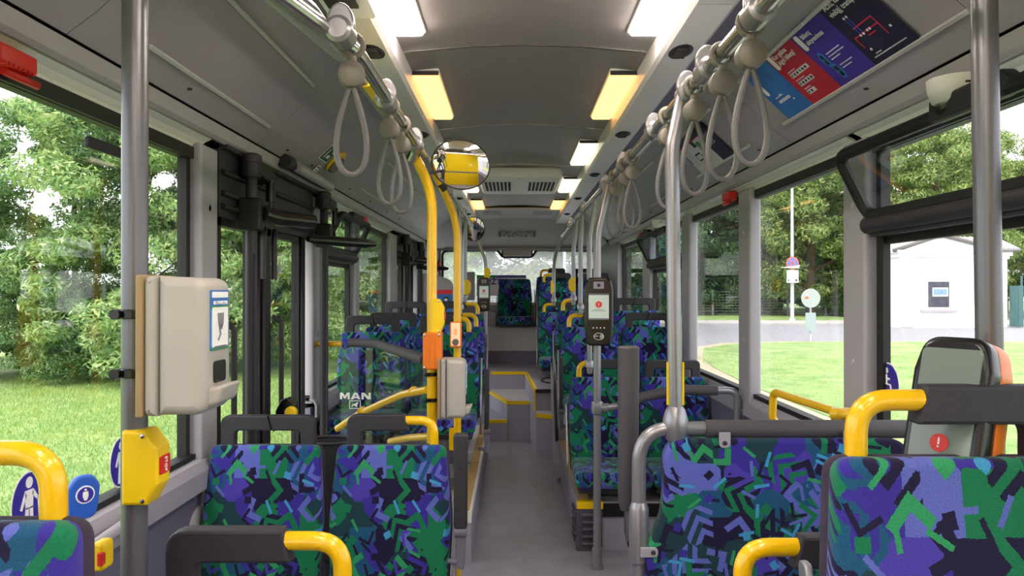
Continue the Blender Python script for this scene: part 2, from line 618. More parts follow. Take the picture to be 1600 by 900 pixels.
def prism(poly, z0, z1, name, m, parent=None, r=0):
    mb = MB()
    n = len(poly)
    vs = [(x, y, z0) for x, y in poly]+[(x, y, z1) for x, y in poly]
    fs = [tuple(range(n)), tuple(range(n, 2*n))]+[(i, (i+1) % n, n+(i+1) % n, n+i) for i in range(n)]
    mb.add(vs, fs, False)
    return struct(name, mb, m, parent)

def edge_strip(pts, z, name, parent, m=M_YELP, w=.03, h=.012, drop=.028):
    mb = MB()
    for a, b in zip(pts[:-1], pts[1:]):
        a = Vector((*a, z)); b = Vector((*b, z)); d = (b-a).normalized()
        nn = Vector((-d.y, d.x, 0))
        p = [a-nn*.004, b-nn*.004, b+nn*w, a+nn*w]
        vs = [q+Vector((0, 0, .004)) for q in p]+[q+Vector((0, 0, -.01)) for q in p]
        mb.add(vs, [(0, 1, 2, 3), (7, 6, 5, 4), (0, 4, 5, 1), (1, 5, 6, 2), (2, 6, 7, 3), (3, 7, 4, 0)], False)
        p = [a-nn*.006, b-nn*.006, b, a]
        vs = [q+Vector((0, 0, .004)) for q in p]+[q+Vector((0, 0, -drop)) for q in p]
        mb.add(vs, [(0, 1, 2, 3), (7, 6, 5, 4), (0, 4, 5, 1), (1, 5, 6, 2), (2, 6, 7, 3), (3, 7, 4, 0)], False)
    return struct(name, mb, m, parent)

XL, XR = ux(-1, 1.2), ux(1, 1.2)
# left platform
lp = prism([(-.225, 3.92), (-.225, 6.45), (XL, 6.45), (XL, 4.2), (-.75, 4.2), (-.45, 3.92)], 0, .262, 'floor', M_WALL)
prism([(-.225, 3.92), (-.225, 6.45), (XL, 6.45), (XL, 4.2), (-.75, 4.2), (-.45, 3.92)], .262, .27, 'vinyl_top', M_FLOOR2, lp)
struct('tan_strip', MB().box(-.29, -.235, 3.95, 6.44, .268, .274), M_TAN, lp)
struct('edge_trim', MB().box(-.235, -.222, 3.92, 6.45, .235, .275).box(-.45, -.222, 3.915, 3.928, .215, .274), M_WHITE, lp)
for k in range(5):
    struct('grip_line', MB().box(-.34-.016*k, -.333-.016*k, 3.95, 6.44, .268, .2725), M_PANEL, lp)
# right platform
rp = prism([(.36, 4.12), (XR, 4.12), (XR, 5.8), (.36, 5.8)], 0, .262, 'floor', M_WALL)
prism([(.36, 4.12), (XR, 4.12), (XR, 5.8), (.36, 5.8)], .262, .27, 'vinyl_top', M_PANEL2, rp)
struct('tan_strip', MB().box(.372, .43, 4.15, 5.79, .268, .274), M_TAN, rp)
struct('yellow_nosing', MB().box(.355, .50, 4.098, 4.14, .235, .276), M_YELP, rp)
struct('edge_trim', MB().box(.352, .368, 4.12, 5.8, .235, .277), M_PANEL, rp)
gr = MB().box(.352, .495, 4.10, 4.122, .005, .232)
struct('louvre_grille', gr, M_GRILLE, rp)
lv = MB()
for k in range(5):
    z = .035+k*.04
    lv.merge(MB().slab(rrect(.43, z+.010, .1, .018, .008), 4.078, 4.106, .006))
    for yy in (4.17, ):
        lv.merge(MB().box(.34, .352, 4.15, 4.3, z, z+.018))
struct('louvre', lv, M_GRILLE, rp)
struct('dark_kick_panel', MB().box(.50, XR, 4.105, 4.12, .19, .262), M_BLACKGL, rp)
# raised part under the third right row
rp2 = prism([(.36, 5.8), (XR, 5.8), (XR, 6.6), (.36, 6.6)], 0, .37, 'floor', M_WALL)
# side shield between the aisle and the right rows
sh = MB()
sh.slab(rpoly([(5.6, 0), (6.62, 0), (6.62, .8), (6.45, .84), (6.1, .7), (5.82, .27), (5.6, .1)], .05), 0, .03, .008,
        M=Matrix(((0, 1, 0, .335), (1, 0, 0, 0), (0, 0, 1, 0), (0, 0, 0, 1))))
struct('trim_1', sh, M_PANEL)
sh = MB().tube(fillet([(.34, 5.78, .27), (.34, 6.1, .73), (.34, 6.45, .87), (.34, 6.6, .8)], .2), .012, 8)
struct('trim_2', sh, M_BLACK)

# stairs to the rear deck
s37 = prism([(-.25, 7.86), (-.06, 7.13), (.16, 7.13), (.20, 6.42), (.36, 6.3), (.36, 8.3), (-.25, 8.3)], 0, .37, 'floor', M_WALL)
prism([(-.245, 7.87), (-.055, 7.14), (.165, 7.14), (.205, 6.43), (.355, 6.31), (.355, 8.29), (-.245, 8.29)], .37, .374, 'vinyl_top', M_FLOOR2, s37)
edge_strip([(-.25, 7.86), (-.06, 7.13), (.16, 7.13)], .374, 'yellow_nosing', s37)
edge_strip([(.20, 6.42), (.36, 6.3)], .374, 'yellow_nosing', s37)
s20 = prism([(-.25, 7.08), (-.06, 7.10), (-.07, 7.16), (-.25, 7.84)], 0, .2, 'floor', M_WALL)
edge_strip([(-.25, 7.08), (-.06, 7.10)], .202, 'yellow_nosing', s20)
deck = prism([(-1.15, 8.05), (.13, 8.05), (.19, 6.6), (XR, 6.6), (XR, 9.45), (-1.15, 9.45)], 0, .553, 'floor', M_WALL)
prism([(-1.15, 8.05), (.13, 8.05), (.19, 6.6), (XR, 6.6), (XR, 9.4), (-1.15, 9.4)], .553, .56, 'vinyl_top', M_FLOOR, deck)
edge_strip([(-.24, 8.05), (.13, 8.05), (.19, 6.6)], .56, 'yellow_nosing', deck)
struct('yellow_nosing', MB().box(.186, .2, 6.585, 6.6, .37, .56), M_YELP, deck)
struct('black_nosing', MB().box(.2, .6, 6.58, 6.61, .535, .566), M_BLACK, deck)
hb = MB()
hb.loop([(.37+.09*math.cos(a), 7.25+.2*math.sin(a), .563) for a in [2*PI*i/24 for i in range(24)]], .012, 6)
struct('hatch_ring', hb, M_BLACK, deck)
# bench riser and bench box
bench = struct('floor', MB().box(XL, XR, 9.02, 9.45, .56, .71), M_DPANEL)
struct('bench_box', MB().box(XL, XR, 9.04, 9.45, .71, 1.0), M_PANEL2, bench)
struct('bench_ledge', MB().box(XL, XR, 9.42, 9.45, 1.0, 1.28).box(XL, -.22, 9.2, 9.45, 1.0, 1.17), M_PANEL, bench)
struct('ledge_edge', MB().box(XL, XR, 9.41, 9.43, 1.265, 1.3), M_WHITE, bench)

# side walls ------------------------------------------------------
# (y0, y1) window openings and doors
WIN = {-1: [(-2.3, -.2), (-.05, 2.60), (4.26, 5.15), (5.30, 6.60)],
       1: [(-2.3, -.1), (.05, 2.50), (2.68, 3.84), (3.92, 5.13), (5.24, 6.50), (6.82, 8.30)]}
PIL = {-1: [(-.2, -.05), (2.60, 2.76), (4.06, 4.26), (5.15, 5.30), (6.60, 7.00)],
       1: [(-.1, .05), (2.50, 2.68), (3.72, 3.92), (5.0, 5.24), (6.46, 6.82)]}
DOOR = {-1: [(2.76, 4.06), (7.0, 8.3)], 1: []}
for sd in (-1, 1):
    mb = MB()
    segs = []
    y = Y0
    for a, b in DOOR[sd]:
        segs.append((y, a)); y = b
    segs.append((y, Y1))
    for a, b in segs:
        mb.box(ux(sd, 1.2), ux(sd, 1.26), a, b, -.2, SILL[sd])
    wall = struct('wall_'+lab[sd], mb, M_DPANEL)
    mb = MB(); mb.box(ux(sd, 1.2), ux(sd, 1.27), Y0, Y1, GT, 2.62)
    struct('header', mb, M_BLACKPL, wall)
    mb = MB()
    for a, b in segs: mb.box(ux(sd, 1.165), ux(sd, 1.2), a, b, 0, SILL[sd]-.05)
    struct('lower_panel', mb, M_DPANEL, wall)
    # sill
    for a, b in segs:
        sl = MB()
        z = SILL[sd]
        u_ = 1.14 if sd < 0 else 1.16
        pr = [(ux(sd, u_), z-.10), (ux(sd, u_), z-.035), (ux(sd, u_+.012), z-.012), (ux(sd, 1.19), z-.004)]
        if sd > 0: pr = pr[::-1]
        sl.strip(pr, a, b, -.012 if sd < 0 else -.012)
        struct('sill', sl, M_PANEL, wall)
        struct('sill_seal', MB().box(ux(sd, 1.17), ux(sd, 1.2), a, b, z-.01, z+.022), M_BLACK, wall)
    # solid wall behind the last opening
    yb = 8.3
    struct('rear_quarter_panel', MB().box(ux(sd, 1.13), ux(sd, 1.2), yb, Y1, .0, 2.0), M_PANEL, wall)
    for a, b in PIL[sd]:
        mb = MB()
        w = b-a
        mb.slab(rrect((a+b)/2, 1.4, w-.012, 1.15, .004), 0, .06, .012,
                M=Matrix(((0, sd, 0, ux(sd, 1.15)), (1, 0, 0, 0), (0, 0, 1, 0), (0, 0, 0, 1))))
        p = struct('pillar', mb, M_PILL, wall)
        mb = MB()
        for z in (1.2, 1.75):
            mb.lathe([(.0, -.004), (.009, -.003), (.011, 0)], (ux(sd, 1.15), (a+b)/2, z) if sd > 0 else (ux(sd, 1.15), (a+b)/2, z), 'X', 12)
        struct('screw_cap', mb, M_PANEL2, p)
    # cove trim pieces over every window
    for a, b in WIN[sd]:
        pr = [(ux(sd, 1.195), 1.957), (ux(sd, 1.185), 1.975), (ux(sd, 1.165), 1.992), (ux(sd, 1.14), 2.003)]
        if sd > 0: pr = pr[::-1]
        struct('cove', MB().strip(pr, a-.06, b+.06, -.008), M_COVE, wall)
        struct('top_seal', MB().box(ux(sd, 1.175), ux(sd, 1.2), a, b, GT-.018, 1.958), M_BLACK, wall)

    # ledge + slanted roof-side panels, in pieces with fine joints
    pr_ledge = [(1.145, 2.001), (1.125, 1.997), (1.112, 2.008), (1.105, 2.03), (1.1, 2.046)]
    pr_pan = [(1.098, 2.054), (1.06, 2.082), (1.02, 2.112), (.93, 2.195), (.85, 2.27), (.76, 2.325), (.66, 2.35), (.59, 2.352)]
    def side(pr): 
        q = [(ux(sd, u), z) for u, z in pr]
        return q if sd > 0 else q[::-1]
    struct('ledge', MB().strip(side(pr_ledge), Y0, 8.9, -.01), M_PANEL, wall)
    ys = [Y0, -1.05, .33, 1.73, 3.02, 4.42, 5.82, 7.22, 8.9]
    for a, b in zip(ys[:-1], ys[1:]):
        struct('roof_side_panel', MB().strip(side(pr_pan), a+.002, b-.002, -.01), M_PANEL, wall)
    struct('joint_backing', MB().strip([(x, z+.022) for x, z in side([(1.118, 2.038)]+pr_pan[1:])], Y0, 8.9, -.01), M_BLACK, wall)

# ceiling
ce = MB()
pr = [(ux(s, u), z) for s, u, z in [(-1, .62, 2.35), (-1, .45, 2.33), (-1, .2, 2.352), (-1, 0, 2.358), (1, .2, 2.352), (1, .45, 2.33), (1, .62, 2.35)]]
ce.strip(pr, Y0, 8.9, .02)
ceil = struct('ceiling', ce, M_CEIL)
for y in (-1.2, .1, 1.4, 2.70, 3.99, 5.24):
    q = [(x, z-.001) for x, z in pr[1:-1]]
    struct('joint_strip', MB().strip(q, y, y+.016, -.004), M_CHR, ceil)
struct('roof_skin', MB().box(ux(-1, 1.27), ux(1, 1.27), Y0-.05, 9.7, 2.56, 2.64), M_WHITE, ceil)
# lowered rear ceiling part, curved over the rear
rc = MB()
for s in (1,):
    rc.strip([(ux(-1, .45), 2.31), (ux(-1, .2), 2.325), (ux(1, .2), 2.325), (ux(1, .45), 2.31)], 7.85, 8.9, .012)
struct('rear_ceiling_panel', rc, M_PANEL2, ceil)
slots = MB()
for cxx in (-.28, .28):
    for r_ in range(3):
        for c_ in range(9):
            slots.box(CX+cxx+(c_-4)*.024-.006, CX+cxx+(c_-4)*.024+.006, 8.05+r_*.12, 8.12+r_*.12, 2.305, 2.3125)
struct('speaker_slots', slots, M_PANEL, ceil)

# rear wall with its window
rw = MB()
rw.box(XL-.06, XR+.06, 9.45, 9.6, -.2, 1.30)
rw.box(XL-.06, -.93, 9.45, 9.6, 1.3, 2.6)
rw.box(1.13, XR+.06, 9.45, 9.6, 1.3, 2.6)
rearw = struct('wall_rear', rw, M_PANEL)
# bulkhead carrying the maker's name
bh = MB()
bh.add([(ux(-1, 1.08), 8.9, 2.0), (ux(1, 1.08), 8.9, 2.0)], [])
pts_top = [(-1.1, 2.02), (-.98, 2.15), (-.85, 2.265), (-.72, 2.33), (-.5, 2.345), (0, 2.352), (.5, 2.345), (.72, 2.33), (.85, 2.265), (.98, 2.15), (1.1, 2.02)]
n = len(pts_top)
vs = [(CX+u, 8.88, z) for u, z in pts_top]+[(CX+u*.93, 9.42, 1.985) for u, z in pts_top]
bh = MB().add(vs, [(i, i+1, n+i+1, n+i) for i in range(n-1)], True)
vs2 = [(x, y+.03, z+.05) for x, y, z in vs]
bh.add(vs2, [(i, i+1, n+i+1, n+i) for i in range(n-1)], True)
struct('bulkhead', bh, M_PANEL2, rearw)
struct('bulkhead_lower_trim', MB().box(-1.0, 1.1, 9.38, 9.44, 1.965, 1.995), M_PANEL, rearw)
struct('backing', MB().box(XL, XR, 9.44, 9.6, 1.99, 2.6), M_BLACK, rearw)
for sd in (-1, 1):
    q = [(ux(sd, 1.124), 8.29), (ux(sd, 1.124), 9.0), (ux(sd, 1.0), 9.42)]
    vs = [(x, y, z) for z in (.56, 2.02) for x, y in q]
    struct('corner_panel', MB().add(vs, [(0, 1, 4, 3), (1, 2, 5, 4)], True), M_PANEL, rearw)
# MAN lettering on the bulkhead
cpos = Vector((.045, 9.08, 2.17))
man_letters(None, P(808, 366, 9.155), (1, 0, 0), (0, -.83, .56), .098, .004, mat('grey_letters', (100, 98, 102), .4), rearw)
man_letters(None, P(808, 365.5, 9.147), (1, 0, 0), (0, -.83, .56), .084, .004, mat('pale_letters', (150, 148, 152), .4), rearw)

# rear window
wn = Thing('window_7', None, None, (CX, 9.45, 1.3), kind='structure')
xl, xr = -.93, 1.13
wn.part('pane', MB().box(xl, xr, 9.5, 9.506, 1.3, 1.99), M_REARGL)
fr = MB()
fr.tube(fillet([(xl+.02, 9.46, 1.3), (xl+.02, 9.46, 1.96), (-.2, 9.46, 1.97), (-.14, 9.46, 1.88), (.24, 9.46, 1.88), (.3, 9.46, 1.97), (xr-.02, 9.46, 1.96), (xr-.02, 9.46, 1.3)], .07), .016, 8)
fr.box(xl, -.19, 9.47, 9.5, 1.965, 2.0).box(.29, xr, 9.47, 9.5, 1.965, 2.0).box(-.15, .25, 9.47, 9.5, 1.89, 2.0)
wn.part('frame', fr, M_BLACK)
bl = MB().slab(rrect(.05, 1.93, .36, .085, .015), 9.40, 9.46, .01)
bl.box(-.1, .2, 9.395, 9.402, 1.915, 1.925).box(-.1, .2, 9.395, 9.402, 1.94, 1.945)
wn.part('brake_light_housing', bl, M_PANEL2)

# front end of the bus behind the camera: windscreen wall
fw = MB()
fw.box(XL-.06, XR+.06, Y0-.08, Y0, -.3, .75).box(XL-.06, XR+.06, Y0-.08, Y0, 2.1, 2.6)
struct('wall_front', fw, M_DPANEL)

# side windows -----------------------------------------------------
wi = [0]
def side_window(sd, a, b, hopper=False, y0g=None):
    wi[0] += 1
    z0 = SILL[sd]; z1 = GT
    T = Thing('window_%d' % wi[0] if wi[0] < 7 else 'window_%d' % (wi[0]+1), None, None, (ux(sd, UG), (a+b)/2, z0), kind='structure')
    xo = ux(sd, UG); xi = ux(sd, UG-.012)
    zt = z1
    f = MB(); bw = .03
    f.box(xi, xo+sd*.02, a, a+bw, z0, z1).box(xi, xo+sd*.02, b-bw, b, z0, z1)
    f.box(xi, xo+sd*.02, a, b, z0, z0+.02).box(xi, xo+sd*.02, a, b, z1-.02, z1)
    if hopper:
        zb = 1.655
        f.box(ux(sd, 1.195), xo+sd*.02, a, b, zb-.05, zb+.03)
        f.box(ux(sd, 1.185), xo+sd*.01, a+.02, a+.06, z0, zb).box(ux(sd, 1.185), xo+sd*.01, b-.05, b-.01, z0, zb)
        T.part('frame', f, M_BLACK)
        T.part('pane', MB().box(xo+sd*.004, xo+sd*.010, a, b, z0, zb), M_GLASS)
        rl = MB().tube([(ux(sd, 1.155), a+.01, zb+.015), (ux(sd, 1.155), a+.03, zb+.015), (ux(sd, 1.155), b-.01, zb+.015)], [.02, .03, .03], 12)
        rl.box(ux(sd, 1.155), xo, a+.02, b-.02, zb-.025, zb+.035)
        T.part('transom', rl, M_BLACKPL)
        # tilted-in hopper sash
        tilt = .10
        h = GT-.03-zb-.05
        u0 = 1.15; zz = zb+.045
        def pt(u_, v_): # u_ along y, v_ up the sash
            return Vector((ux(sd, u0-tilt*v_), u_, zz+h*v_))
        fr_ = MB()
        ol = fillet([pt(a+.02, 0), pt(a+.02, 1), pt(b-.01, 1), pt(b-.01, 0), pt(a+.02, 0)], .04, 4)[:-1]
        ring = ol
        fr_.loop(fillet([pt((a+b)/2, 0), pt(a+.03, 0), pt(a+.03, 1), pt(b-.02, 1), pt(b-.02, 0), pt((a+b)/2, 0)], .05, 5)[:-1], .020, 8)
        hp = T.part('hopper_sash', fr_, M_BLACK)
        q = [pt(a+.03, 0), pt(b-.02, 0), pt(b-.02, 1), pt(a+.03, 1)]
        q2 = [v+Vector((sd*.004, 0, 0)) for v in q]
        T.part('hopper_pane', MB().add(q+q2, [(0, 1, 2, 3), (7, 6, 5, 4), (0, 4, 5, 1), (1, 5, 6, 2), (2, 6, 7, 3), (3, 7, 4, 0)], False), M_GLASS, parent=hp)
        ym = (a+b)/2 if b < 3 else (a+b)/2
        ct = MB()
        c = pt(b-.75 if b < 3 else b-.45, 1)
        ct.slab(rpoly([(-.16, -.03), (.12, -.03), (.16, .0), (.12, .03), (-.16, .03)], .012), -.02, .02, .008, M=frame(c+Vector((0, 0, .012)), (0, -1, 0), (sd, 0, 0)))
        T.part('hopper_catch', ct, M_BLACKPL, parent=hp)
    else:
        T.part('frame', f, M_BLACK)
        T.part('pane', MB().box(xo+sd*.004, xo+sd*.010, a, b, z0, z1), M_GLASS)
    return T
W_ = {}
for sd in (-1, 1):
    for a, b in WIN[sd]:
        hop = (sd, a) in [(1, .05), (1, 5.24), (-1, 4.26)]
        W_[(sd, a)] = side_window(sd, a, b, hop)
# small bar handle on the near left pane
W_[(-1, -.05)].part('slider_bar', MB().slab(rrect(0, 0, .2, .03, .01), 0, .015, .004, M=frame2(P(165, 232, 2.0)+Vector((.012, 0, 0)), (0, 1, 0), (0, 0, 1))), M_BLACKPL)

# doors -----------------------------------------------------------
def bus_door(num, a, b):
    T = Thing('door_%d' % num, None, None, (ux(-1, 1.18), (a+b)/2, 0), kind='structure')
    x = ux(-1, 1.19); zt = 1.76; w = b-a
    hd = MB().box(x-.06, x+.04, a, b, 1.73, 2.0)
    T.part('header_box', hd, M_BLACKPL)
    for k, z in enumerate((1.77, 1.82, 1.9)):
        T.part('header_rail', MB().tube([(x+.045, a+.02, z), (x+.045, b-.02, z)], .012, 8), M_BLACK)
    T.part('cover_flap', MB().box(x, x+.07, a, b, 1.985, 2.02), M_BLACKPL)
    mid = a+w*.42
    for s0, s1 in ((a, mid), (mid+.005, b-.12)):
        st1 = .07 if s0 == a else .1
        st2 = .14 if s0 == a else .08
        f = MB().box(x-.02, x+.02, s0, s0+st1, .03, zt).box(x-.02, x+.02, s1-st2, s1, .03, zt)
        f.box(x-.02, x+.02, s0, s1, .03, .16).box(x-.02, x+.02, s0, s1, zt-.06, zt)
        lf = T.part('leaf', f, M_BLACK)
        T.part('pane', MB().box(x-.004, x+.004, s0+st1, s1-st2, .16, zt-.06), M_GLASS, parent=lf)
        e = MB()
        for yy in (s1-st2+.02, s1-st2+.05, s1-.02): e.tube([(x+.028, yy, .05), (x+.028, yy, zt-.03)], .008, 6)
        T.part('rubber_seal', e, M_BLACKPL, parent=lf)
        hz = MB().tube(fillet([(x+.02, s0+st1+.03, .8), (x+.06, s0+st1+.03, .83), (x+.06, s0+st1+.03, 1.3), (x+.02, s0+st1+.03, 1.33)], .02), .012, 8)
        T.part('grab_handle', hz, M_BLACKPL, parent=lf)
    # vertical shafts
    for k, yy in enumerate((a+.19, b+.02)):
        xs = x+.095
        sp = T.part('door_shaft', MB().tube([(xs, yy, .02), (xs, yy, 1.99)], .023, 12).tube([(xs+.02, yy-.015, .4), (xs+.02, yy-.015, 1.6)], .008, 6), M_BLACKPL)
        T.part('clamp', MB().slab(rrect(0, 0, .085, .13, .01), -.032, .03, .006, M=frame((xs+.002, yy, 1.755), (1, 0, 0), (0, 1, 0)) @ Matrix.Rotation(PI/2, 4, 'X') if 0 else Matrix.Translation((xs, yy, 1.755))), M_BLACK, parent=sp)
        T.part('collar', MB().lathe([(.024, 0), (.036, .005), (.036, .06), (.04, .062), (.04, .09), (.024, .1)], (xs, yy, 1.9), 'Z', 16), M_BLACKPL, parent=sp)
        T.part('drive_arm', MB().slab(rpoly([(-.02, -.04), (.24, -.04), (.26, 0), (.24, .04), (-.02, .04)], .02), -.03, .03, .01, M=frame((xs, yy, 1.94), (-.1, 1, 0), (0, 0, 1)) @ Matrix.Rotation(-PI/2, 4, 'X')@Matrix.Rotation(PI/2, 4, 'X')), M_BLACK)
        T.part('link_rod', MB().tube([(xs+.01, yy+.2, 1.93), (xs+.01, yy+.2, 1.83)], .02, 10).tube(fillet([(xs+.01, yy+.2, 1.83), (xs+.01, yy+.2, 1.76), (xs-.03, yy+.35, 1.76)], .03), .007, 8), M_BLACKGL)
    # guide arms reaching into the bus
    T.part('guide_arm', MB().tube([(ux(-1, 1.06), a+.2, 1.76), (ux(-1, 1.04), a+.34, 1.757), (ux(-1, .92), a+.47, 1.752)], [.032, .036, .03], 12), M_BLACKGL)
    T.part('guide_arm', MB().tube([(ux(-1, 1.0), a+.66, 1.69), (ux(-1, .98), a+.72, 1.69), (ux(-1, .8), a+.98, 1.69), (ux(-1, .76), a+1.04, 1.69)], [.013, .024, .024, .014], 12), M_BLACKGL)
    for dy in (.42, .56):
        T.part('bracket', MB().tube(fillet([(x+.07, a+dy, 1.72), (x+.075, a+dy-.03, 1.68), (x+.075, a+dy-.03, 1.5)], .03), .013, 8), M_BLACKPL)
    return T
D1 = bus_door(1, 2.76, 4.06)
D2 = bus_door(2, 7.0, 8.3)
# ------------------------------------------------------------------ ceiling fittings
for sd in (-1, 1):
    T = Thing('ceiling_duct', 'long light grey box duct running along the %s edge of the ceiling, with oval vents' % lab[sd], 'duct', (ux(sd, .51), 3, 2.25))
    y = -2.4
    k = 0
    ys = [-2.45, -1.25, .05, 1.35, 2.05, 3.35, 4.70, 6.05, 7.4, 8.75]
    for a, b in zip(ys[:-1], ys[1:]):
        pr = [(ux(sd, .455), 2.33), (ux(sd, .458), 2.262), (ux(sd, .466), 2.252), (ux(sd, .572), 2.252), (ux(sd, .585), 2.262), (ux(sd, .60), 2.31)]
        if sd > 0: pr = pr[::-1]
        T.part('duct_panel', MB().strip(pr, a+.002, b-.002, .004 if sd < 0 else .004), M_DUCT)
    for k in range(-2, 5):
        yv = 2.46+1.3*k
        if yv > 8.5: continue
        v = MB().slab(ell(0, 0, .042, .08), -.004, .006, .003, M=frame2((ux(sd, .515), yv, 2.252), (-1, 0, 0), (0, 1, 0)))
        vo = T.part('oval_vent', v, M_BLACKPL)
        g = MB()
        for j in range(5):
            g.box(ux(sd, .515)-.02, ux(sd, .515)+.02, yv-.045+j*.02, yv-.038+j*.02, 2.238, 2.247)
        T.part('vent_slat', g, M_DARK, parent=vo)
    # dark strip standing in for the shade between duct and roof panel
    T.part('shadow_gap_strip', MB().box(ux(sd, .6), ux(sd, .66), -2.45, 8.75, 2.298, 2.304), M_DPANEL)
b = MB().slab(rrect(0, 0, .13, .17, .012), -.03, .03, .008, M=frame2((-.445, 1.96, 2.235), (-1, 0, 0), (0, 1, 0)))
T = Thing('speaker_box', 'small white box with a dark slot at the near end of the left ceiling duct', 'speaker', (-.445, 1.96, 2.235))
T.part('body', b, M_WHITE)
T.part('slot', MB().box(-.49, -.41, 1.875, 1.95, 2.198, 2.206).box(-.49, -.41, 1.868, 1.872, 2.215, 2.235), M_BLACK)

def lamp_mat(name, rgb, e):
    return mat(name, rgb, .4, emit=e)
LM = {'white': lamp_mat('lamp_diffuser_white', (255, 240, 224), LAMP), 'orange': lamp_mat('lamp_diffuser_orange', (255, 190, 108), 2.2),
      'cream': lamp_mat('lamp_diffuser_cream', (244, 232, 200), 2.2), 'dim': lamp_mat('lamp_diffuser_pale', (255, 238, 208), 5)}
names = ['nearest', 'second', 'third', 'fourth', 'fifth']
for sd in (-1, 1):
    for k in range(-3, 5):
        y0 = 2.96+1.37*k-1.38 if k < 0 else [1.74, 2.96, 4.33, 5.73, 7.08][k]
        if k >= 0:
            kind = ['white', 'orange', 'cream', 'dim', 'orange'][k]
            lb = '%s ceiling light on the %s side, glowing %s' % (names[k], lab[sd], ['bright white', 'orange', 'pale cream', 'soft white', 'orange'][k])
        else:
            y0 = 1.60-1.38*(-k); kind = 'white'
            lb = 'bright white ceiling light on the %s side behind the viewer, number %s forward' % (lab[sd], ['one', 'two', 'three'][-k-1])
            if y0 < -2.4: continue
        X = ux(sd, .40)
        T = Thing('ceiling_light', lb, 'ceiling light', (X, y0+.38, 2.33), group='ceiling lights along the roof')
        T.part('frame', MB().slab(rrect(0, 0, .115, .80, .012), -.004, .02, .003, M=frame2((X, y0+.38, 2.335), (-1, 0, 0), (0, 1, 0))), M_WHITE)
        T.part('diffuser', MB().slab(rrect(0, 0, .098, .77, .01), -.022, 0, .014, 4, M=frame2((X, y0+.38, 2.335), (-1, 0, 0), (0, 1, 0))), LM[kind])
        T.part('end_cap', MB().box(X-.055, X+.055, y0-.012, y0-.002, 2.316, 2.34), M_BLACKPL)

T = Thing('ventilation_unit', 'white roof ventilation unit with two square grilles in the ceiling', 'vent', (.05, 5.9, 2.30))
T.part('housing', MB().slab(rrect(0, 0, .62, .95, .08), -.03, .05, .02, M=frame2((.05, 5.85, 2.305), (-1, 0, 0), (0, 1, 0))), M_WHITE)
for cxx in (-.17, .17):
    g = MB()
    for i in range(7):
        for j in range(5):
            g.box(.05+cxx+(i-3)*.03-.009, .05+cxx+(i-3)*.03+.009, 5.6+j*.1, 5.67+j*.1, 2.270, 2.276)
    T.part('grille', g, M_BLACKPL)
T.part('screw', MB().lathe([(0, -.004), (.008, -.003), (.008, 0)], (.05, 5.43, 2.275), 'Z', 10), M_PANEL2)

# ad rails on the slanted roof-side panels
def pan_pt(sd, t, y, off=.0):
    """t=0 lower rail, t=1 upper rail"""
    a = Vector((ux(sd, 1.02), y, 2.112)); b = Vector((ux(sd, .85), y, 2.27))
    nrm = Vector((-sd*(b.z-a.z)/1, 0, -abs(b.x-a.x))).normalized()
    return a+(b-a)*t+nrm*(off+.002)
def pan_dirs(sd):
    a = Vector((ux(sd, 1.02), 0, 2.112)); b = Vector((ux(sd, .85), 0, 2.27))
    return Vector((0, 1, 0))*(1 if sd < 0 else -1), (b-a).normalized(), (b-a).length
RAILS = {-1: [(1.96, 2.94), (4.67, 5.69), (6.0, 7.05)], 1: [(1.72, 2.9), (3.3, 4.25), (4.67, 5.69), (6.0, 7.05)]}
places = {-1: ['beside the near window', 'above the hinged top window', 'beside the rear door'], 1: ['under the large poster', 'holding the small map poster', 'above the third window', 'above the far hinged window']}
for sd in (-1, 1):
    for i, (a, b) in enumerate(RAILS[sd]):
        T = Thing('poster_rail', 'pair of pale poster clip rails on the %s roof panel, %s' % (lab[sd], places[sd][i]), 'poster rail', pan_pt(sd, .5, (a+b)/2))
        for t in (-.02, 1.02):
            c = pan_pt(sd, t, (a+b)/2, .004)
            xd, ud, _ = pan_dirs(sd)
            T.part('rail', MB().slab(rrect(0, 0, b-a, .014, .004), -.004, .004, .002, M=frame2(c, xd, ud)).slab(rrect(0, .003, b-a-.03, .004, .002), -.007, .004, .001, M=frame2(c, xd, ud)), M_RAILP)
# small screws and clips of the roof panels
for sd in (-1, 1):
    for i, y in enumerate([1.5, 2.3, 3.3, 3.7, 4.55, 5.2, 5.9, 6.5, 7.3]):
        for u, z in ((1.058, 2.0825),):
            single('panel_screw', MB().lathe([(0, -.006), (.007, -.005), (.009, 0)], (0, 0, 0), 'Z', 10), M_BLACKPL,
                   'small dark screw in the lower edge of the %s roof panel' % lab[sd], 'screw', (ux(sd, u), y, z), group='roof panel screws %s' % lab[sd])

# posters ---------------------------------------------------------
PR = mat('poster_red', (176, 30, 48), .45); PB = mat('poster_light_blue', (48, 112, 190), .45, noise=.2, nscale=8)
PV = mat('poster_violet', (62, 46, 150), .45, noise=.08, nscale=6); PN = mat('poster_navy', (26, 26, 58), .45, noise=.35, nscale=9)
PW = mat('poster_paper', (206, 208, 214), .5); PRL = mat('poster_red_line', (214, 40, 58), .45); PG = mat('poster_green', (30, 140, 60), .45)
PBL = mat('poster_blue_line', (60, 80, 200), .45)
xd, ud, ln = pan_dirs(1)
Y0P = 2.82
base = pan_pt(1, 0, Y0P, .006)
T = Thing('ticket_poster', 'long blue, red and navy ticket poster on the right roof panel', 'poster', base)
FR = frame2(base, xd, ud)
def pr_(s0, t0, s1, t1, d=.001, r=.001, rr=None):
    return MB().slab(rrect((s0+s1)/2, (t0+t1)/2, s1-s0, t1-t0, rr or .001, 3), -d, 0, .0003, 1, M=FR)
ws = [0, .225, .45, .675, .905]
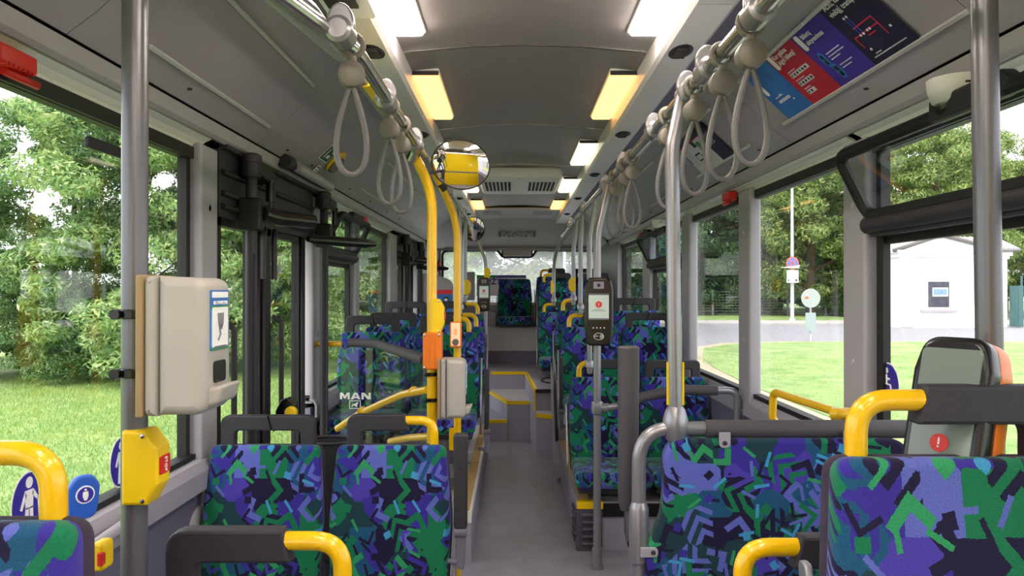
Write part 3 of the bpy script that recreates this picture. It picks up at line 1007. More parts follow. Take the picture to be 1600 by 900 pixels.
for i, (m_, nm) in enumerate([(PB, 'light_blue_sheet'), (PR, 'red_sheet'), (PV, 'violet_sheet'), (PN, 'navy_sheet')]):
    T.part(nm, pr_(ws[i], .002, ws[i+1], ln-.004), m_)
TF = lambda s, t, d=.0022: frame(FR @ Vector((s, -d, t)), xd, ud)
def multi(nm, rects, m_, d=.0016, rr=None):
    for a_ in rects: T.part(nm, pr_(*a_, d, rr=rr), m_)
def ptext(tx, s, t, size, m_=M_STW, bold=0, al='LEFT'):
    T.text('printed_text', tx, size, TF(s, t), m_, ext=.0002, bold=bold, align=al)
ptext('Kur galima', .27, .215, .026, bold=.0006); ptext('įsigyti bilietą?', .27, .190, .026, bold=.0006)
ptext('Bilietų', .50, .205, .024, bold=.0005); ptext('aktyvavimas', .50, .180, .024, bold=.0005)
ptext('Ačiū, kad', .70, .225, .026, bold=.0005); ptext('viešąjį transportą', .70, .198, .026, bold=.0005)
multi('number_pill', [(.235, .17, .262, .235), (.462, .16, .489, .225), (.02, .12, .045, .17)], M_STW, rr=.012)
multi('logo_bar', [(.265, z, .265+(.14 if z > .1 else .11 if z > .05 else .06), z+.018) for z in (.118, .078, .038)], PW)
for z, nn in ((.118, 6), (.078, 5), (.038, 2)):
    for i in range(nn): multi('logo_mark', [(.269+i*.022, z+.004, .269+i*.022+.013, z+.014)], PG if i % 3 == 0 else PN, .0022)
multi('red_route_line', [(.70, .10, .83, .104), (.70, .06, .704, .104), (.83, .06, .834, .13), (.73, .126, .834, .13), (.76, .085, .80, .089)], PRL)
multi('blue_route_line', [(.735, .10, .738, .165), (.75, .10, .753, .165), (.02, .06, .10, .062), (.02, .06, .022, .1), (.46, .245, .60, .247), (.60, .18, .602, .247)], PBL)
multi('station_dot', [(s-.004, t-.004, s+.004, t+.004) for s, t in ((.737, .168), (.752, .168), (.735, .1), (.751, .1), (.775, .102), (.788, .102), (.862, .075), (.72, .05), (.33, .235), (.57, .235), (.1, .1), (.16, .06))], M_STW, .0024, .003)
for e_ in ((.50, .105), (.515, .05)): T.part('ellipse_icon', MB().slab(ell(*e_, .017, .032), -.0016, 0, .0003, 1, M=FR), PB)
multi('phone_icon', [(.495, .085, .505, .125), (.508, .03, .522, .07)], M_BLACKGL, .003)
multi('green_tick', [(.497, .10, .503, .11), (.512, .045, .518, .055)], PG, .004)
multi('small_print_line', [(s, t, s+w, t+.0035) for s, t, w in ((.53, .115, .09), (.53, .103, .1), (.53, .091, .06), (.54, .062, .08), (.54, .05, .06), (.265, .142, .06), (.265, .102, .07), (.265, .062, .05), (.05, .095, .07), (.72, .03, .03), (.70, .021, .17))], PW)
T.part('blue_logo_row', pr_(.05, .07, .15, .082, .0016), PW)

base = pan_pt(1, 0, 4.12, .006)
FR = frame2(base, xd, ud)
T = Thing('map_poster', 'small white notice poster with a navy border seen through the hanging straps', 'poster', base)
T.part('sheet', pr_(0, .0, .60, ln-.01), PW)
T.part('navy_band', pr_(.42, .0, .60, ln-.01, .0016).merge(pr_(0, ln-.05, .6, ln-.01, .0016)), PN)
T.part('green_block', pr_(.30, .11, .36, .16, .0016), PG)
bk = MB()
for a in ((.24, .14, .29, .19), (.15, .06, .24, .11), (.05, .19, .12, .20), (.05, .17, .10, .178), (.28, .205, .38, .215), (.27, .05, .29, .06)): bk.merge(pr_(*a, .0016))
T.part('diagram', bk, M_BLACKPL)
T.part('diagram_gap', pr_(.16, .07, .23, .10, .0022), PW)
multi('blue_strip', [(.0, .07, .02, .19), (.16, .01, .19, .03)], PB)
T.part('red_line', pr_(.0, ln-.055, .42, ln-.05, .0016).merge(pr_(.418, 0, .422, ln-.05, .0016)), PRL)
multi('print_line', [(.05, .15-.013*i, .13, .153-.013*i) for i in range(9)]+[(.26, .10-.01*i, .40, .102-.01*i) for i in range(9)]+[(.47+.03*i, .10, .48+.03*i, .17) for i in range(3)], M_PANEL2, .0026)

# ------------------------------------------------------------------ grab rails
def rail_bracket(T, x, y, z, par=None):
    T.part('bracket', MB().lathe([(.021, -.035), (.03, -.03), (.03, .03), (.021, .035)], (x, y, z), 'Y', 16).slab(ell(x, z+.02, .03, .045, 20), y-.012, y+.012, .005), M_SILV, parent=par)
RZ = 2.018
T = Thing('ceiling_grab_rail', 'silver ceiling grab rail on the left, ending at the yellow pole', 'grab rail', (-.38, 2.5, RZ))
T.part('rail', MB().tube(fillet([(-.62, .6, 2.05), (-.50, 1.25, RZ+.01), (-.372, 1.75, RZ), (-.38, 3.1, RZ), (-.36, 6.4, RZ)], .4, 8), .0185, 14), M_CHR)
T.part('mounting_profile', MB().tube([(-.65, .6, 2.09), (-.445, 1.6, RZ+.045), (-.43, 6.4, RZ+.045)], .016, 8, sq=1.3), M_SILV)
T.part('yellow_profile_section', MB().tube([(-.434, 2.15, RZ+.044), (-.4335, 2.5, RZ+.044)], .0175, 8, sq=1.3), M_YELP)
for y in (1.62, 2.2, 2.85, 4.3, 5.6): rail_bracket(T, -.38, y, RZ)
T.part('cover_cap', MB().tube([(-.50, 1.5, RZ+.05), (-.44, 1.9, RZ+.045)], .022, 10, sq=1.4), M_PANEL)
RXR = .50
T = Thing('ceiling_grab_rail', 'silver ceiling grab rail on the right carrying most of the hanging straps', 'grab rail', (RXR, 3, RZ))
T.part('rail', MB().tube([(RXR, .3, RZ), (RXR, 7.6, RZ)], .0185, 14), M_CHR)
T.part('mounting_profile', MB().tube([(RXR+.05, .3, RZ+.045), (RXR+.045, 7.6, RZ+.045)], .016, 8, sq=1.3), M_SILV)
for y in (1.5, 1.9, 2.12, 2.62, 3.35, 4.0, 5.2, 6.4): rail_bracket(T, RXR, y, RZ)

# hanging straps
def strap(x, y, label, ln=.2, w=.062, grp=None, proto=None):
    if proto is not None:
        c = copy_tree(proto); c.location = (x, y, RZ); c['label'] = label; return c
    T = Thing('hanging_strap', label, 'hanging strap', (x, y, RZ), group='hanging straps on the grab rails')
    T.part('clamp_ring', MB().loop([(x+.026*math.cos(a), y, RZ+.026*math.sin(a)-.004) for a in [2*PI*i/18 for i in range(18)]], .007, 8).tube([(x, y, RZ-.03), (x, y, RZ-.05)], .012, 10), M_DISC)
    T.part('disc', MB().lathe([(0, -.021), (.024, -.021), (.030, -.016), (.031, 0), (.030, .016), (.024, .021), (0, .021)], (x, y, RZ-.072), 'Y', 24), M_DISC)
    pts = []
    L_ = .205
    for i in range(28):
        a = 2*PI*i/28
        t = (1-math.cos(a))/2           # 0 top, 1 bottom
        px_ = math.sin(a)*w/2*(t**.8)*1.18 + (math.sin(a)*.010)
        pts.append((x+px_, y, RZ-.098-L_*t))
    T.part('loop', MB().loop(pts, .0068, 8), M_RING)
    return T.e
st = strap(-.372, 1.69, 'nearest hanging strap on the left rail, single wide loop')
strap(-.38, 2.26, 'middle hanging strap on the left rail, front one of the close pair', proto=st)
strap(-.38, 2.50, 'hanging strap on the left rail just behind the middle one', proto=st)
for y, l in ((1.55, 'hanging strap on the right rail, nearest to the blue and red poster'), (1.76, 'second hanging strap on the right rail, left of the nearest one'),
             (2.03, 'third hanging strap on the right rail, in front of the small map poster'), (2.38, 'hanging strap on the right rail half hidden behind the bent silver pole'),
             (3.10, 'front one of the cluster of far hanging straps on the right rail'), (3.28, 'middle one of the cluster of far hanging straps on the right rail'),
             (3.62, 'farthest of the hanging straps on the right rail')):
    strap(RXR, y, l, proto=st)
st.rotation_euler = (0, 0, .25)

# ------------------------------------------------------------------ poles
def pole(name, label, pts, r, m, R=.15, cat='pole', group=None):
    T = Thing(name, label, cat, pts[0], group=group)
    T.part('tube', MB().tube(fillet(pts, R, 8), r, 16), m)
    return T
NP = (-.659, 1.28)
T = pole('silver_pole', 'thick silver pole at the left front carrying the cream dispenser', [(NP[0], NP[1], .0), (NP[0], NP[1], 2.3)], .0215, M_SILVN)
T = pole('silver_pole', 'thick silver pole at the right edge beside the orange-backed ticket reader', [(.845, 1.28, .0), (.815, 1.28, 2.232)], .0215, M_SILVN)

YP1 = (-.337, 3.05)
z1 = lambda py, Y: EYE-(py-454)/F*Y
T = pole('yellow_pole', 'nearer yellow pole bending over to the left ceiling rail', [(YP1[0], YP1[1], .27), (YP1[0], YP1[1], 1.86), (-.41, 2.97, RZ)], .021, M_YEL, .3)
T.part('joint', MB().lathe([(.02, -.04), (.028, -.03), (.028, .03), (.02, .04)], (-.385, 2.9, RZ), 'Y', 16).tube([(-.385, 2.93, RZ), (-.41, 2.98, RZ-.03)], .026, 14), M_CHR)
T.part('base_flange', MB().lathe([(.05, 0), (.05, .006), (.03, .02), (.022, .03)], (YP1[0], YP1[1], 0), 'Z', 18), M_YEL)
T.part('lower_tube', MB().tube([(YP1[0], YP1[1], 0), (YP1[0], YP1[1], .3)], .021, 14), M_YEL)
YP2 = (-.275, 3.62)
T = pole('yellow_pole', 'farther yellow pole with the lit request button, left of the aisle', [(YP2[0], YP2[1], .0), (YP2[0], YP2[1], 1.80), (-.38, 3.52, RZ)], .0185, M_YEL, .4)
T.part('black_sleeve', MB().tube([(-.335, 3.56, 1.935), (-.352, 3.545, 1.965)], .021, 12), M_BLACKPL)
T.part('wall_plate', MB().slab(rrect(0, 0, .05, .11, .01), -.012, .012, .004, M=Matrix.Translation((-.29, 3.62, .72))), M_YEL)

# silver poles rising from seat handles to the rails
def spole(px, pyb, Y, side, label, r=.0165, box=None, top=None):
    b = P(px, pyb, Y)
    xr_ = RXR if side > 0 else -.37
    zt = RZ
    pts = [b, (b.x, Y, 1.78), (xr_, Y-.02, zt)]
    if top: pts = [b]+top
    T = pole('silver_pole', label, pts, r, M_SILV, .35)
    T.part('foot_joint', MB().lathe([(.018, 0), (.026, .005), (.026, .03), (.02, .045)], b, 'Z', 14).slab(rrect(b.x, b.z-.01, .03, .05, .01), b.y-.02, b.y+.02, .004), M_SILV)
    return T
spole(719, 484, 5.05, -1, 'silver pole behind the farther yellow pole, rising from the second left aisle seat')
spole(726.5, 466, 5.75, -1, 'silver pole rising from the third left aisle seat, under the second mirror')
T = pole('silver_pole', 'silver pole behind the small ticket reader beside the rear door', [(-.275, 7.35, 0), (-.275, 7.35, 1.75), (-.40, 7.35, 2.06)], .0165, M_SILV, .4)
spole(865, 472, 6.75, 1, 'leftmost of the row of bent silver poles on the right', top=[(.37, 6.75, 1.8), (.52, 6.2, RZ)])
spole(896, 470, 5.75, 1, 'second from left of the row of bent silver poles on the right')
spole(907, 484, 5.30, 1, 'third from left of the row of bent silver poles on the right')
spole(921, 575, 4.45, 1, 'fourth of the bent silver poles, directly left of the large ticket reader')
VP_ = (.438, 3.85)
T = pole('silver_pole', 'silver pole standing on the low floor and carrying the large ticket reader', [(VP_[0], VP_[1], 0), (VP_[0], VP_[1], 1.75), (RXR, VP_[1], RZ)], .020, M_SILV, .4)
T.part('floor_sleeve', MB().tube([(VP_[0], VP_[1], 0), (VP_[0], VP_[1], .11)], .026, 14).tube([(VP_[0], VP_[1], 0), (VP_[0], VP_[1], .012)], .036, 14), M_SILV)

# arched padded rail in front of the first right seats
q = [P(931, 637, 3.85), P(960, 636, 3.85), P(1000, 622, 3.85), P(1060, 612, 3.85), P(1112, 610, 3.85)]
T = Thing('arched_rail', 'arched rail with dark grey foam sleeve in front of the first right seats', 'rail', P(933, 637, 3.85))
T.part('joint', MB().lathe([(.021, -.035), (.030, -.028), (.034, 0), (.030, .028), (.021, .035)], P(933, 637, 3.85), 'Z', 18).tube([P(935, 637, 3.85), P(950, 637, 3.83)], .024, 12), M_SILV)
T.part('inner_tube', MB().tube([P(945, 637, 3.84), P(970, 634, 3.84)], .018, 12), M_SILV)
T.part('foam_sleeve', MB().tube(fillet([P(966, 635, 3.84), P(1003, 620, 3.84), P(1060, 609, 3.84), P(1120, 610, 3.84)], .5), .0265, 14), M_DARK)
T.part('outer_bend', MB().tube(fillet([P(1118, 610, 3.84), P(1152, 610, 3.84), P(1152, 700, 3.84), P(1152, 800, 3.84)], .12), .019, 14).tube([P(1152, 641, 3.84), P(1172, 641, 3.84)], .012, 10).tube([P(1168, 641, 3.84), P(1178, 641, 3.84)], .018, 10), M_SILV)

# wheelchair backrest on a tubular frame
WY = 2.12
T = Thing('wheelchair_backrest', 'wide blue and green patterned wheelchair backrest on a silver tube frame', 'backrest', P(998, 900, WY))
bb = P(1055, 665, WY)
T.part('frame_tube', MB().tube(fillet([(P(998, 700, WY).x, WY, 0), P(998, 669, WY), P(1110, 669, WY)], .16, 8), .0205, 16).tube([P(1100, 669, WY), P(1460, 669, WY)], .0205, 16), M_SILV)
T.part('pole', MB().tube(fillet([bb, (P(1050, 300, WY).x, WY, 1.86), (RXR-.01, WY, RZ)], .3, 8), .0205, 16), M_SILV)
T.part('ball_joint', MB().lathe([(.0, -.052), (.018, -.049), (.03, -.035), (.036, -.01), (.036, .018), (.028, .045), (.022, .056)], bb, 'Z', 20), M_SILV)
T.part('yellow_strip', MB().box(bb.x-.024, bb.x-.018, WY-.008, WY+.008, P(0, 632, WY).z, P(0, 566, WY).z).box(bb.x+.018, bb.x+.024, WY-.008, WY+.008, P(0, 632, WY).z, P(0, 566, WY).z), M_YELP)
T.part('foam_rail_sleeve', MB().tube([P(1101, 670, WY), P(1420, 670, WY)], .0265, 16), M_DARK)
T.part('tube_coupler', MB().lathe([(.021, -.085), (.028, -.08), (.028, .07), (.0245, .08), (.021, .09)], P(998, 832, WY), 'Z', 18).box(P(998, 0, WY).x-.001, P(998, 0, WY).x+.001, WY-.0295, WY-.028, P(0, 860, WY).z, P(0, 808, WY).z), M_SILV)
ol = rpoly([(1004, 1100), (1004, 860), (1030, 800), (1034, 760), (1034, 682), (1412, 682), (1418, 760), (1420, 1100)], [20, 30, 60, 60, 38, 38, 10, 20], 8)
ol = [(P(x, y, WY).x, P(x, y, WY).z) for x, y in ol]
T.part('padded_board', MB().slab(ol, WY-.035, WY+.02, .014, 4), M_FAB)
for x, y in ((1132, 692), (1326, 690)):
    c = P(x, y, WY-.038)
    mb = MB().slab(rpoly([(c.x-.016, c.z-.014), (c.x+.016, c.z-.014), (c.x+.016, c.z+.03), (c.x-.016, c.z+.03)], [.015, .015, .002, .002]), WY-.041, WY-.034, .002)
    br = T.part('fixing_tab', mb, M_PANEL)
    T.part('screw', MB().lathe([(0, -.004), (.006, -.003), (.007, 0)], (c.x, WY-.041, c.z), 'Y', 12), M_BLACKPL, parent=br)
c = P(1016, 861, WY-.03)
br = T.part('fixing_tab', MB().slab(rpoly([(c.x-.03, c.z-.014), (c.x+.02, c.z-.014), (c.x+.02, c.z+.014), (c.x-.03, c.z+.014)], [.002, .013, .013, .002]), WY-.041, WY-.034, .002), M_PANEL)
T.part('screw', MB().lathe([(0, -.004), (.006, -.003), (.007, 0)], (c.x+.006, WY-.041, c.z), 'Y', 12), M_BLACKPL, parent=br)
YA = 2.3
mb = MB().tube([P(981, 796, YA), P(981, 780, YA), P(982, 600, YA), P(982, 546, YA)], [.024, .031, .0335, .0335], 18)
mb.lathe([(.0335, 0), (.033, .006), (.028, .01), (.02, .010), (.018, .006), (0, .006)], P(982, 546, YA), 'Z', 18)
T.part('folded_padded_arm', mb, M_DARK)
T.part('arm_hinge', MB().tube([P(984, 792, YA), P(986, 830, YA-.05), P(988, 850, YA-.1)], [.018, .022, .016], 12), M_BLACKPL)

# ------------------------------------------------------------------ seats
def make_seat(name, label, kind, ysd=1, ped=0.0, group='patterned bus seats', w=.43, cushion=True, cat='seat'):
    T = Thing(name, label, cat, (0, 0, 0), group=group)
    H = .92
    tilt = Matrix.Translation((0, 0, H)) @ Matrix.Rotation(math.radians(-8), 4, 'X')
    hw = w/2
    ol = rpoly([(-hw*.95, -.56), (hw*.95, -.56), (hw*1.0, -.25), (hw*.90, 0), (-hw*.90, 0), (-hw*1.0, -.25)], [.03, .03, .2, .032, .032, .2], 6)
    T.part('backrest', MB().slab(ol, 0, .05, .018, 4, M=tilt), M_FAB, local=True)
    ol2 = rpoly([(-hw*.96, -.57), (hw*.96, -.57), (hw*1.02, -.25), (hw*.92, .002), (-hw*.92, .002), (-hw*1.02, -.25)], [.03, .03, .2, .034, .034, .2], 6)
    T.part('backrest_shell', MB().slab(ol2, .034, .062, .012, 3, M=tilt), M_FABSIDE, local=True)
    # the seat cushion
    yb = math.sin(math.radians(8))*.5
    cu = MB().slab(rpoly([(-hw*1.0, -.44), (hw*1.0, -.44), (hw*.97, 0), (-hw*.97, 0)], [.06, .06, .02, .02], 6), -.09, 0, .032, 4,
                   M=Matrix.Translation((0, -yb+.0, .36)) @ Matrix(((1, 0, 0, 0), (0, 0, 1, 0), (0, -1, 0, 0), (0, 0, 0, 1))))
    T.part('cushion', cu, M_FAB, local=True)
    T.part('cushion_pan', MB().slab(rpoly([(-hw*.92, -.40), (hw*.92, -.40), (hw*.9, 0), (-hw*.9, 0)], .03), 0, .03, .01, 2,
           M=Matrix.Translation((0, -yb, .36)) @ Matrix(((1, 0, 0, 0), (0, 0, 1, 0), (0, -1, 0, 0), (0, 0, 0, 1)))), M_BLACKPL, local=True)
    T.part('pedestal', MB().box(-.03, .03, -.30, -.1, ped, .34).box(-.13, .13, -.34, -.06, ped, ped+.012), M_SILV, local=True)
    br = MB().slab(rpoly([(0, .28), (.06, .28), (.13, .75), (.10, .75), (0, .4)], .015), -.006, .006, .003, M=Matrix(((0, 1, 0, ysd*(hw+.012)), (1, 0, 0, -yb), (0, 0, 1, 0), (0, 0, 0, 1))))
    if kind != 'U': T.part('side_bracket', br, M_SILV, local=True)
    HM = Matrix.Translation((0, .045, H))
    q = lambda pts: [(ysd*x, z) for x, z in pts]
    if kind == 'U':
        a = rpoly(q([(-.17, -.03), (-.17, .100), (.000, .100), (.014, .045), (-.118, .045), (-.118, -.03)]), [.004, .035, .002, .002, .02, .004], 5)
        b = rpoly(q([(.17, -.03), (.17, .100), (.003, .100), (.017, .045), (.118, .045), (.118, -.03)]), [.004, .035, .002, .002, .02, .004], 5)
        T.part('grab_handle', MB().slab(a, -.018, .018, .006, 2, M=HM).slab(b, -.018, .018, .006, 2, M=HM), M_BLACKPL, local=True)
    elif kind == 'H':
        a = rpoly(q([(-.165, -.03), (-.165, .104), (.044, .104), (.060, .044), (-.112, .044), (-.112, -.03)]), [.004, .04, .002, .004, .02, .004], 5)
        T.part('grab_handle', MB().slab(a, -.018, .018, .006, 2, M=HM), M_BLACKPL, local=True)
        T.part('yellow_handle', MB().tube(fillet([(ysd*.04, .045, H+.080), (ysd*.148, .045, H+.080), (ysd*.148, .045, H-.03)], .066, 8), .0168, 14), M_YEL, label='yellow tube end of the handle', local=True)
    return T.e

def place(proto, x, y, z, label, first=[]):
    if id(proto) in first: c = copy_tree(proto)
    else: c = proto; first.append(id(proto))
    c.location = (x, y, z); c['label'] = label
    return c
U0 = make_seat('bus_seat', '', 'U', 1, 0.0); HL0 = make_seat('bus_seat', '', 'H', 1, 0.0)
place(U0, -.885, 2.62, -.02, 'patterned seat in the left foreground next to the window wall, dark split handle')
l1a = place(HL0, -.435, 2.62, -.02, 'patterned aisle seat in the left foreground with half black, half yellow handle')
place(HL0, -.455, 1.28, 0, 'seat at the bottom left of which only the handle top shows')
place(HL0, -.757, .93, .235, 'seat at the lower left corner with a thick yellow handle bend')
place(U0, -.895, 4.65, .27, 'patterned window seat behind the glass screen with lettering')
place(HL0, -.43, 4.65, .27, 'patterned aisle seat behind the glass screen, partly behind the yellow pole')
place(U0, -.88, 5.35, .27, 'second left window seat behind the glass screen, small handle showing')
place(HL0, -.42, 5.35, .27, 'second left aisle seat behind the glass screen')
place(U0, -.88, 6.0, .34, 'farthest left window seat before the rear door')
place(HL0, -.44, 6.0, .34, 'farthest left aisle seat before the rear door')
U27 = make_seat('bus_seat', '', 'U', -1, .27); HR27 = make_seat('bus_seat', '', 'H', -1, .27)
HR0 = make_seat('bus_seat', '', 'H', -1, 0.0)
place(HR27, .555, 4.52, 0, 'patterned right aisle seat directly behind the padded arch rail, on the black louvred box')
place(U27, .985, 4.52, 0, 'patterned right window seat directly behind the padded arch rail')
place(HR0, .553, 5.30, .27, 'second right aisle seat, behind the ticket reader pole')
U0r = make_seat('bus_seat', '', 'U', -1, 0.0)
place(U0r, .985, 5.30, .27, 'second right window seat, half hidden by the thick bent silver pole')
place(HR0, .553, 5.95, .37, 'third right aisle seat')
place(U0r, .985, 5.95, .37, 'third right window seat with its dark split handle in view')
place(HR27, .48, 7.93, .30, 'low right aisle seat beside the rear stairs')
place(HR0, .50, 8.45, .63, 'high right aisle seat just before the rear bench')
place(U0r, .93, 8.45, .63, 'high right window seat just before the rear bench')
place(HR0, .50, 9.36, .71, 'rear bench seat to the right of the middle one')
place(U0r, .94, 9.36, .71, 'rear bench seat at the right corner')
place(HR0, .68, 1.10, .28, 'large patterned seat at the right foreground edge with thick yellow handle')
place(HR0, .572, 1.32, -.025, 'seat at the bottom right of which only the yellow and black handle shows')
C0 = make_seat('bus_seat', '', 'N', -1, .33)
place(C0, .02, 9.36, .68, 'middle seat of the rear bench facing down the aisle, no handle')

# upright folded armrests
def armrest(label, x, y, z0, z1_, w=.05):
    T = Thing('folded_armrest', label, 'armrest', (x, y, z0))
    T.part('arm', MB().slab(rpoly([(x-w*.45, z0), (x+w*.45, z0), (x+w*.5, z1_), (x-w*.5, z1_)], .012), y-.02, y+.02, .008), M_BLACKPL)
    T.part('hinge', MB().lathe([(0, -.02), (.022, -.02), (.022, .02), (0, .02)], (x, y, z0-.01), 'X', 14).slab(rpoly([(x-.012, z0-.14), (x+.012, z0-.14), (x+.02, z0+.02), (x-.02, z0+.02)], .006), y-.01, y+.012, .004), M_DPANEL)
    T.part('bracket', MB().tube([(x, y, z0-.12), (x+(-.05 if x < 0 else .05), y+.02, z0-.12)], .010, 8), M_DPANEL)
    T.part('pin', MB().lathe([(0, -.004), (.004, -.003), (.004, 0)], (x, y-.02, (z0+z1_)/2+.05), 'Y', 8), M_BLACK)
armrest('black armrest folded upright at the aisle side of the left foreground seat', P(720, 0, 2.56).x, 2.56, P(0, 825, 2.56).z, P(0, 677, 2.56).z)
armrest('black armrest folded upright beside the left aisle seat behind the glass screen', P(758, 0, 4.4).x+.01, 4.4, .62, .98, .03)
armrest('black armrest folded upright beside the second right aisle seat', .335, 5.15, .62, .98, .03)

# ------------------------------------------------------------------ glass screen in front of the left rear rows
T = Thing('glass_screen', 'clear glass screen with white lettering under a padded rail, left of the yellow pole', 'screen', (-.66, 3.6, .3))
path = fillet([(-1.06, 4.10, 0), (-.76, 4.04, 0), (-.365, 3.06, 0)], 1.2, 14)
vs = []
for q_ in path:
    for z_ in (.42, 1.135): vs.append(Vector((q_.x, q_.y, z_)))
nn = len(path)
vs2 = [v+Vector((.003, .005, 0)) for v in vs]
fs = []
for k in range(nn-1):
    fs.append((2*k, 2*k+2, 2*k+3, 2*k+1)); fs.append((2*nn+2*k+1, 2*nn+2*k+3, 2*nn+2*k+2, 2*nn+2*k))
    fs.append((2*k+1, 2*k+3, 2*nn+2*k+3, 2*nn+2*k+1)); fs.append((2*k, 2*nn+2*k, 2*nn+2*k+2, 2*k+2))
T.part('glass_pane', MB().add(vs+vs2, fs), M_GLASSC)
T.part('foam_sleeve', MB().tube([Vector((q_.x, q_.y, 1.162)) for q_ in path if q_.x > -.97], .024, 14), M_DARK)
T.part('yellow_rail_end', MB().tube([(-1.15, 4.13, 1.150), (-.96, 4.11, 1.152)], .016, 12), M_YEL)
dirn = Vector((1, -.05, 0)).normalized(); nr = Vector((0, -1, 0))
pts = [P(527, 670, 3.55), P(563, 646, 3.45), P(600, 629, 3.32), P(630, 616, 3.2), P(668, 609, 3.05)]
hr = T.part('slanting_handrail', MB().tube(pts, .0165, 14), M_YEL)
for i, q_ in enumerate((P(566, 642, 3.44), P(646, 611, 3.15))):
    T.part('glass_clamp', MB().lathe([(0, -.02), (.02, -.018), (.02, .018), (0, .02)], q_, 'Y', 14), M_YEL, parent=hr)
T.part('lower_rail', MB().tube([P(610, 690, 3.4), P(640, 684, 3.25), P(672, 682, 3.07)], .0165, 12).tube([P(505, 740, 3.4), P(545, 712, 3.4)], .016, 12), M_YEL)
tm = mat('white_etched_print', (232, 232, 236), .5)
s_ = 4.05/F
man_letters(T, P(555.5, 618.5, 4.05)+nr*.004, dirn, (0, 0, 1), .0365, .001, tm, None)
c2 = P(555, 632, 4.05)+nr*.004
fm = MB(); FL = Matrix((dirn, -nr, Vector((0, 0, 1)))).transposed().to_4x4(); FL.translation = c2
w_, h_ = 18*s_, 13*s_
for a_ in ((-w_/2, -h_/2, w_/2, -h_/2+.004), (-w_/2, h_/2-.004, w_/2, h_/2), (-w_/2, -h_/2, -w_/2+.004, h_/2), (w_/2-.004, -h_/2, w_/2, h_/2)):
    fm.slab([(a_[0], a_[1]), (a_[2], a_[1]), (a_[2], a_[3]), (a_[0], a_[3])], -.001, .0, .0002, 1, M=FL)
lion = [(-.020, -.012), (-.014, -.012), (-.010, -.004), (0, -.006), (.006, -.013), (.012, -.013), (.010, -.003), (.016, .006), (.020, .012), (.014, .014), (.008, .010), (-.004, .004), (-.012, .002), (-.018, -.004)]
fm.slab(lion, -.001, 0, .0002, 1, M=FL)
T.part('lion_emblem', fm, tm)

# ------------------------------------------------------------------ devices on the poles
def sanitizer(x0, yf, z0, z1_, label, px_, pyl):
    """x0: mounting side, box grows towards +x"""
    w = .130; d = .12
    T = Thing('hand_gel_dispenser', label, 'dispenser', (x0, yf+d/2, z0))
    h = z1_-z0
    # outline seen in (x, z), slab along y
    T.part('back_plate', MB().slab(rrect(x0+.006, (z0+z1_)/2, .012, h*1.02, .005), yf, yf+d, .004), M_BEIGE)
    T.part('rear_shell', MB().slab(rpoly([(x0+.012, z0), (x0+.034, z0), (x0+.034, z1_), (x0+.012, z1_)], [.012, .001, .001, .012]), yf+.001, yf+d-.001, .012), M_CREAM)
    T.part('front_cover', MB().slab(rpoly([(x0+.0355, z0+.002), (x0+w*.87, z0+.002), (x0+w*.87, z1_-.003), (x0+.0355, z1_)], [.001, .022, .026, .001]), yf, yf+d, .016, 4), M_CREAM)
    xf = x0+w*.87
    T.part('nozzle_window', MB().slab(rrect(0, 0, .05, h*.16, .008), -.0025, .002, .001, M=frame2((xf, yf+d*.52, z0+h*.30), (0, 1, 0), (0, 0, 1)) @ Matrix.Rotation(0, 4, 'Z')), M_BLACKGL)
    T.part('drip_tray', MB().slab(rpoly([(xf-.006, z0+.01), (xf+.016, z0+.02), (xf+.026, z0+.05), (xf-.006, z0+.045)], [.002, .01, .004, .001]), yf+.02, yf+d-.02, .006), M_CREAM)
    q = frame2((xf+.0008, yf+d*.52, z0+h*.68), (0, 1, 0), (0, 0, 1))
    lbm = T.part('label', MB().slab(rrect(0, 0, .078, h*.44, .006), -.001, .002, .0004, M=q), PB)
    T.part('label_sheet', MB().slab(rrect(0, -.012, .068, h*.44-.034, .003), -.0016, .002, .0003, M=q).slab(rrect(0, h*.22-.008, .068, .010, .002), -.0016, .002, .0003, M=q), M_STW, parent=lbm)
    T.part('label_band', MB().slab(rrect(0, h*.22-.030, .074, .006, .001), -.0015, .002, .0003, M=q), PG, parent=lbm)
    T.part('label_band', MB().slab(rrect(0, -h*.22+.002, .076, .003, .001), -.0018, .002, .0003, M=q), PG, parent=lbm)
    T.text('printed_text', 'DEZINFEKCINIS', .009, frame((xf+.003, yf+d*.52, z0+h*.68+h*.22-.022), (0, 1, 0), (0, 0, 1)), M_STW, parent=lbm, sx=.95)
    hd = MB()
    rnd = random.Random(3)
    for k in range(4):
        hd.tube([q @ Vector((-.012+k*.007, -.003, .012)), q @ Vector((-.010+k*.006, -.003, -.006)), q @ Vector((-.004+k*.002, -.003, -.016))], .0009, 5)
    hd.tube([q @ Vector((-.006, -.003, -.014)), q @ Vector((-.002, -.003, -.024)), q @ Vector((-.012, -.003, -.034))], .0011, 5)
    T.part('hand_drawing', hd, M_DPANEL, parent=lbm)
    T.part('label_text_line', MB().slab(rrect(0, -.046, .05, .004, .001), -.0022, .002, .0003, M=q), M_DPANEL, parent=lbm)
    for zz in (z0+h*.28, z0+h*.72):
        T.part('pole_clamp', MB().lathe([(.022, -.008), (.027, -.006), (.027, .006), (.022, .008)], (px_[0], px_[1], zz), 'Z', 18).lathe([(0, -.008), (.009, -.008), (.009, .012), (0, .014)], (px_[0]-.018, px_[1]-.026, zz), 'Y', 12).box(px_[0]+.018, x0+.004, px_[1]-.01, px_[1]+.01, zz-.006, zz+.006), M_BLACKGL)
sanitizer(-.618, 1.20, 1.243, 1.474, 'large cream hand gel dispenser on the left silver pole', NP, 0)
sanitizer(-.308, 2.98, .930, 1.172, 'smaller looking white dispenser box on the nearer yellow pole', YP1, 0)

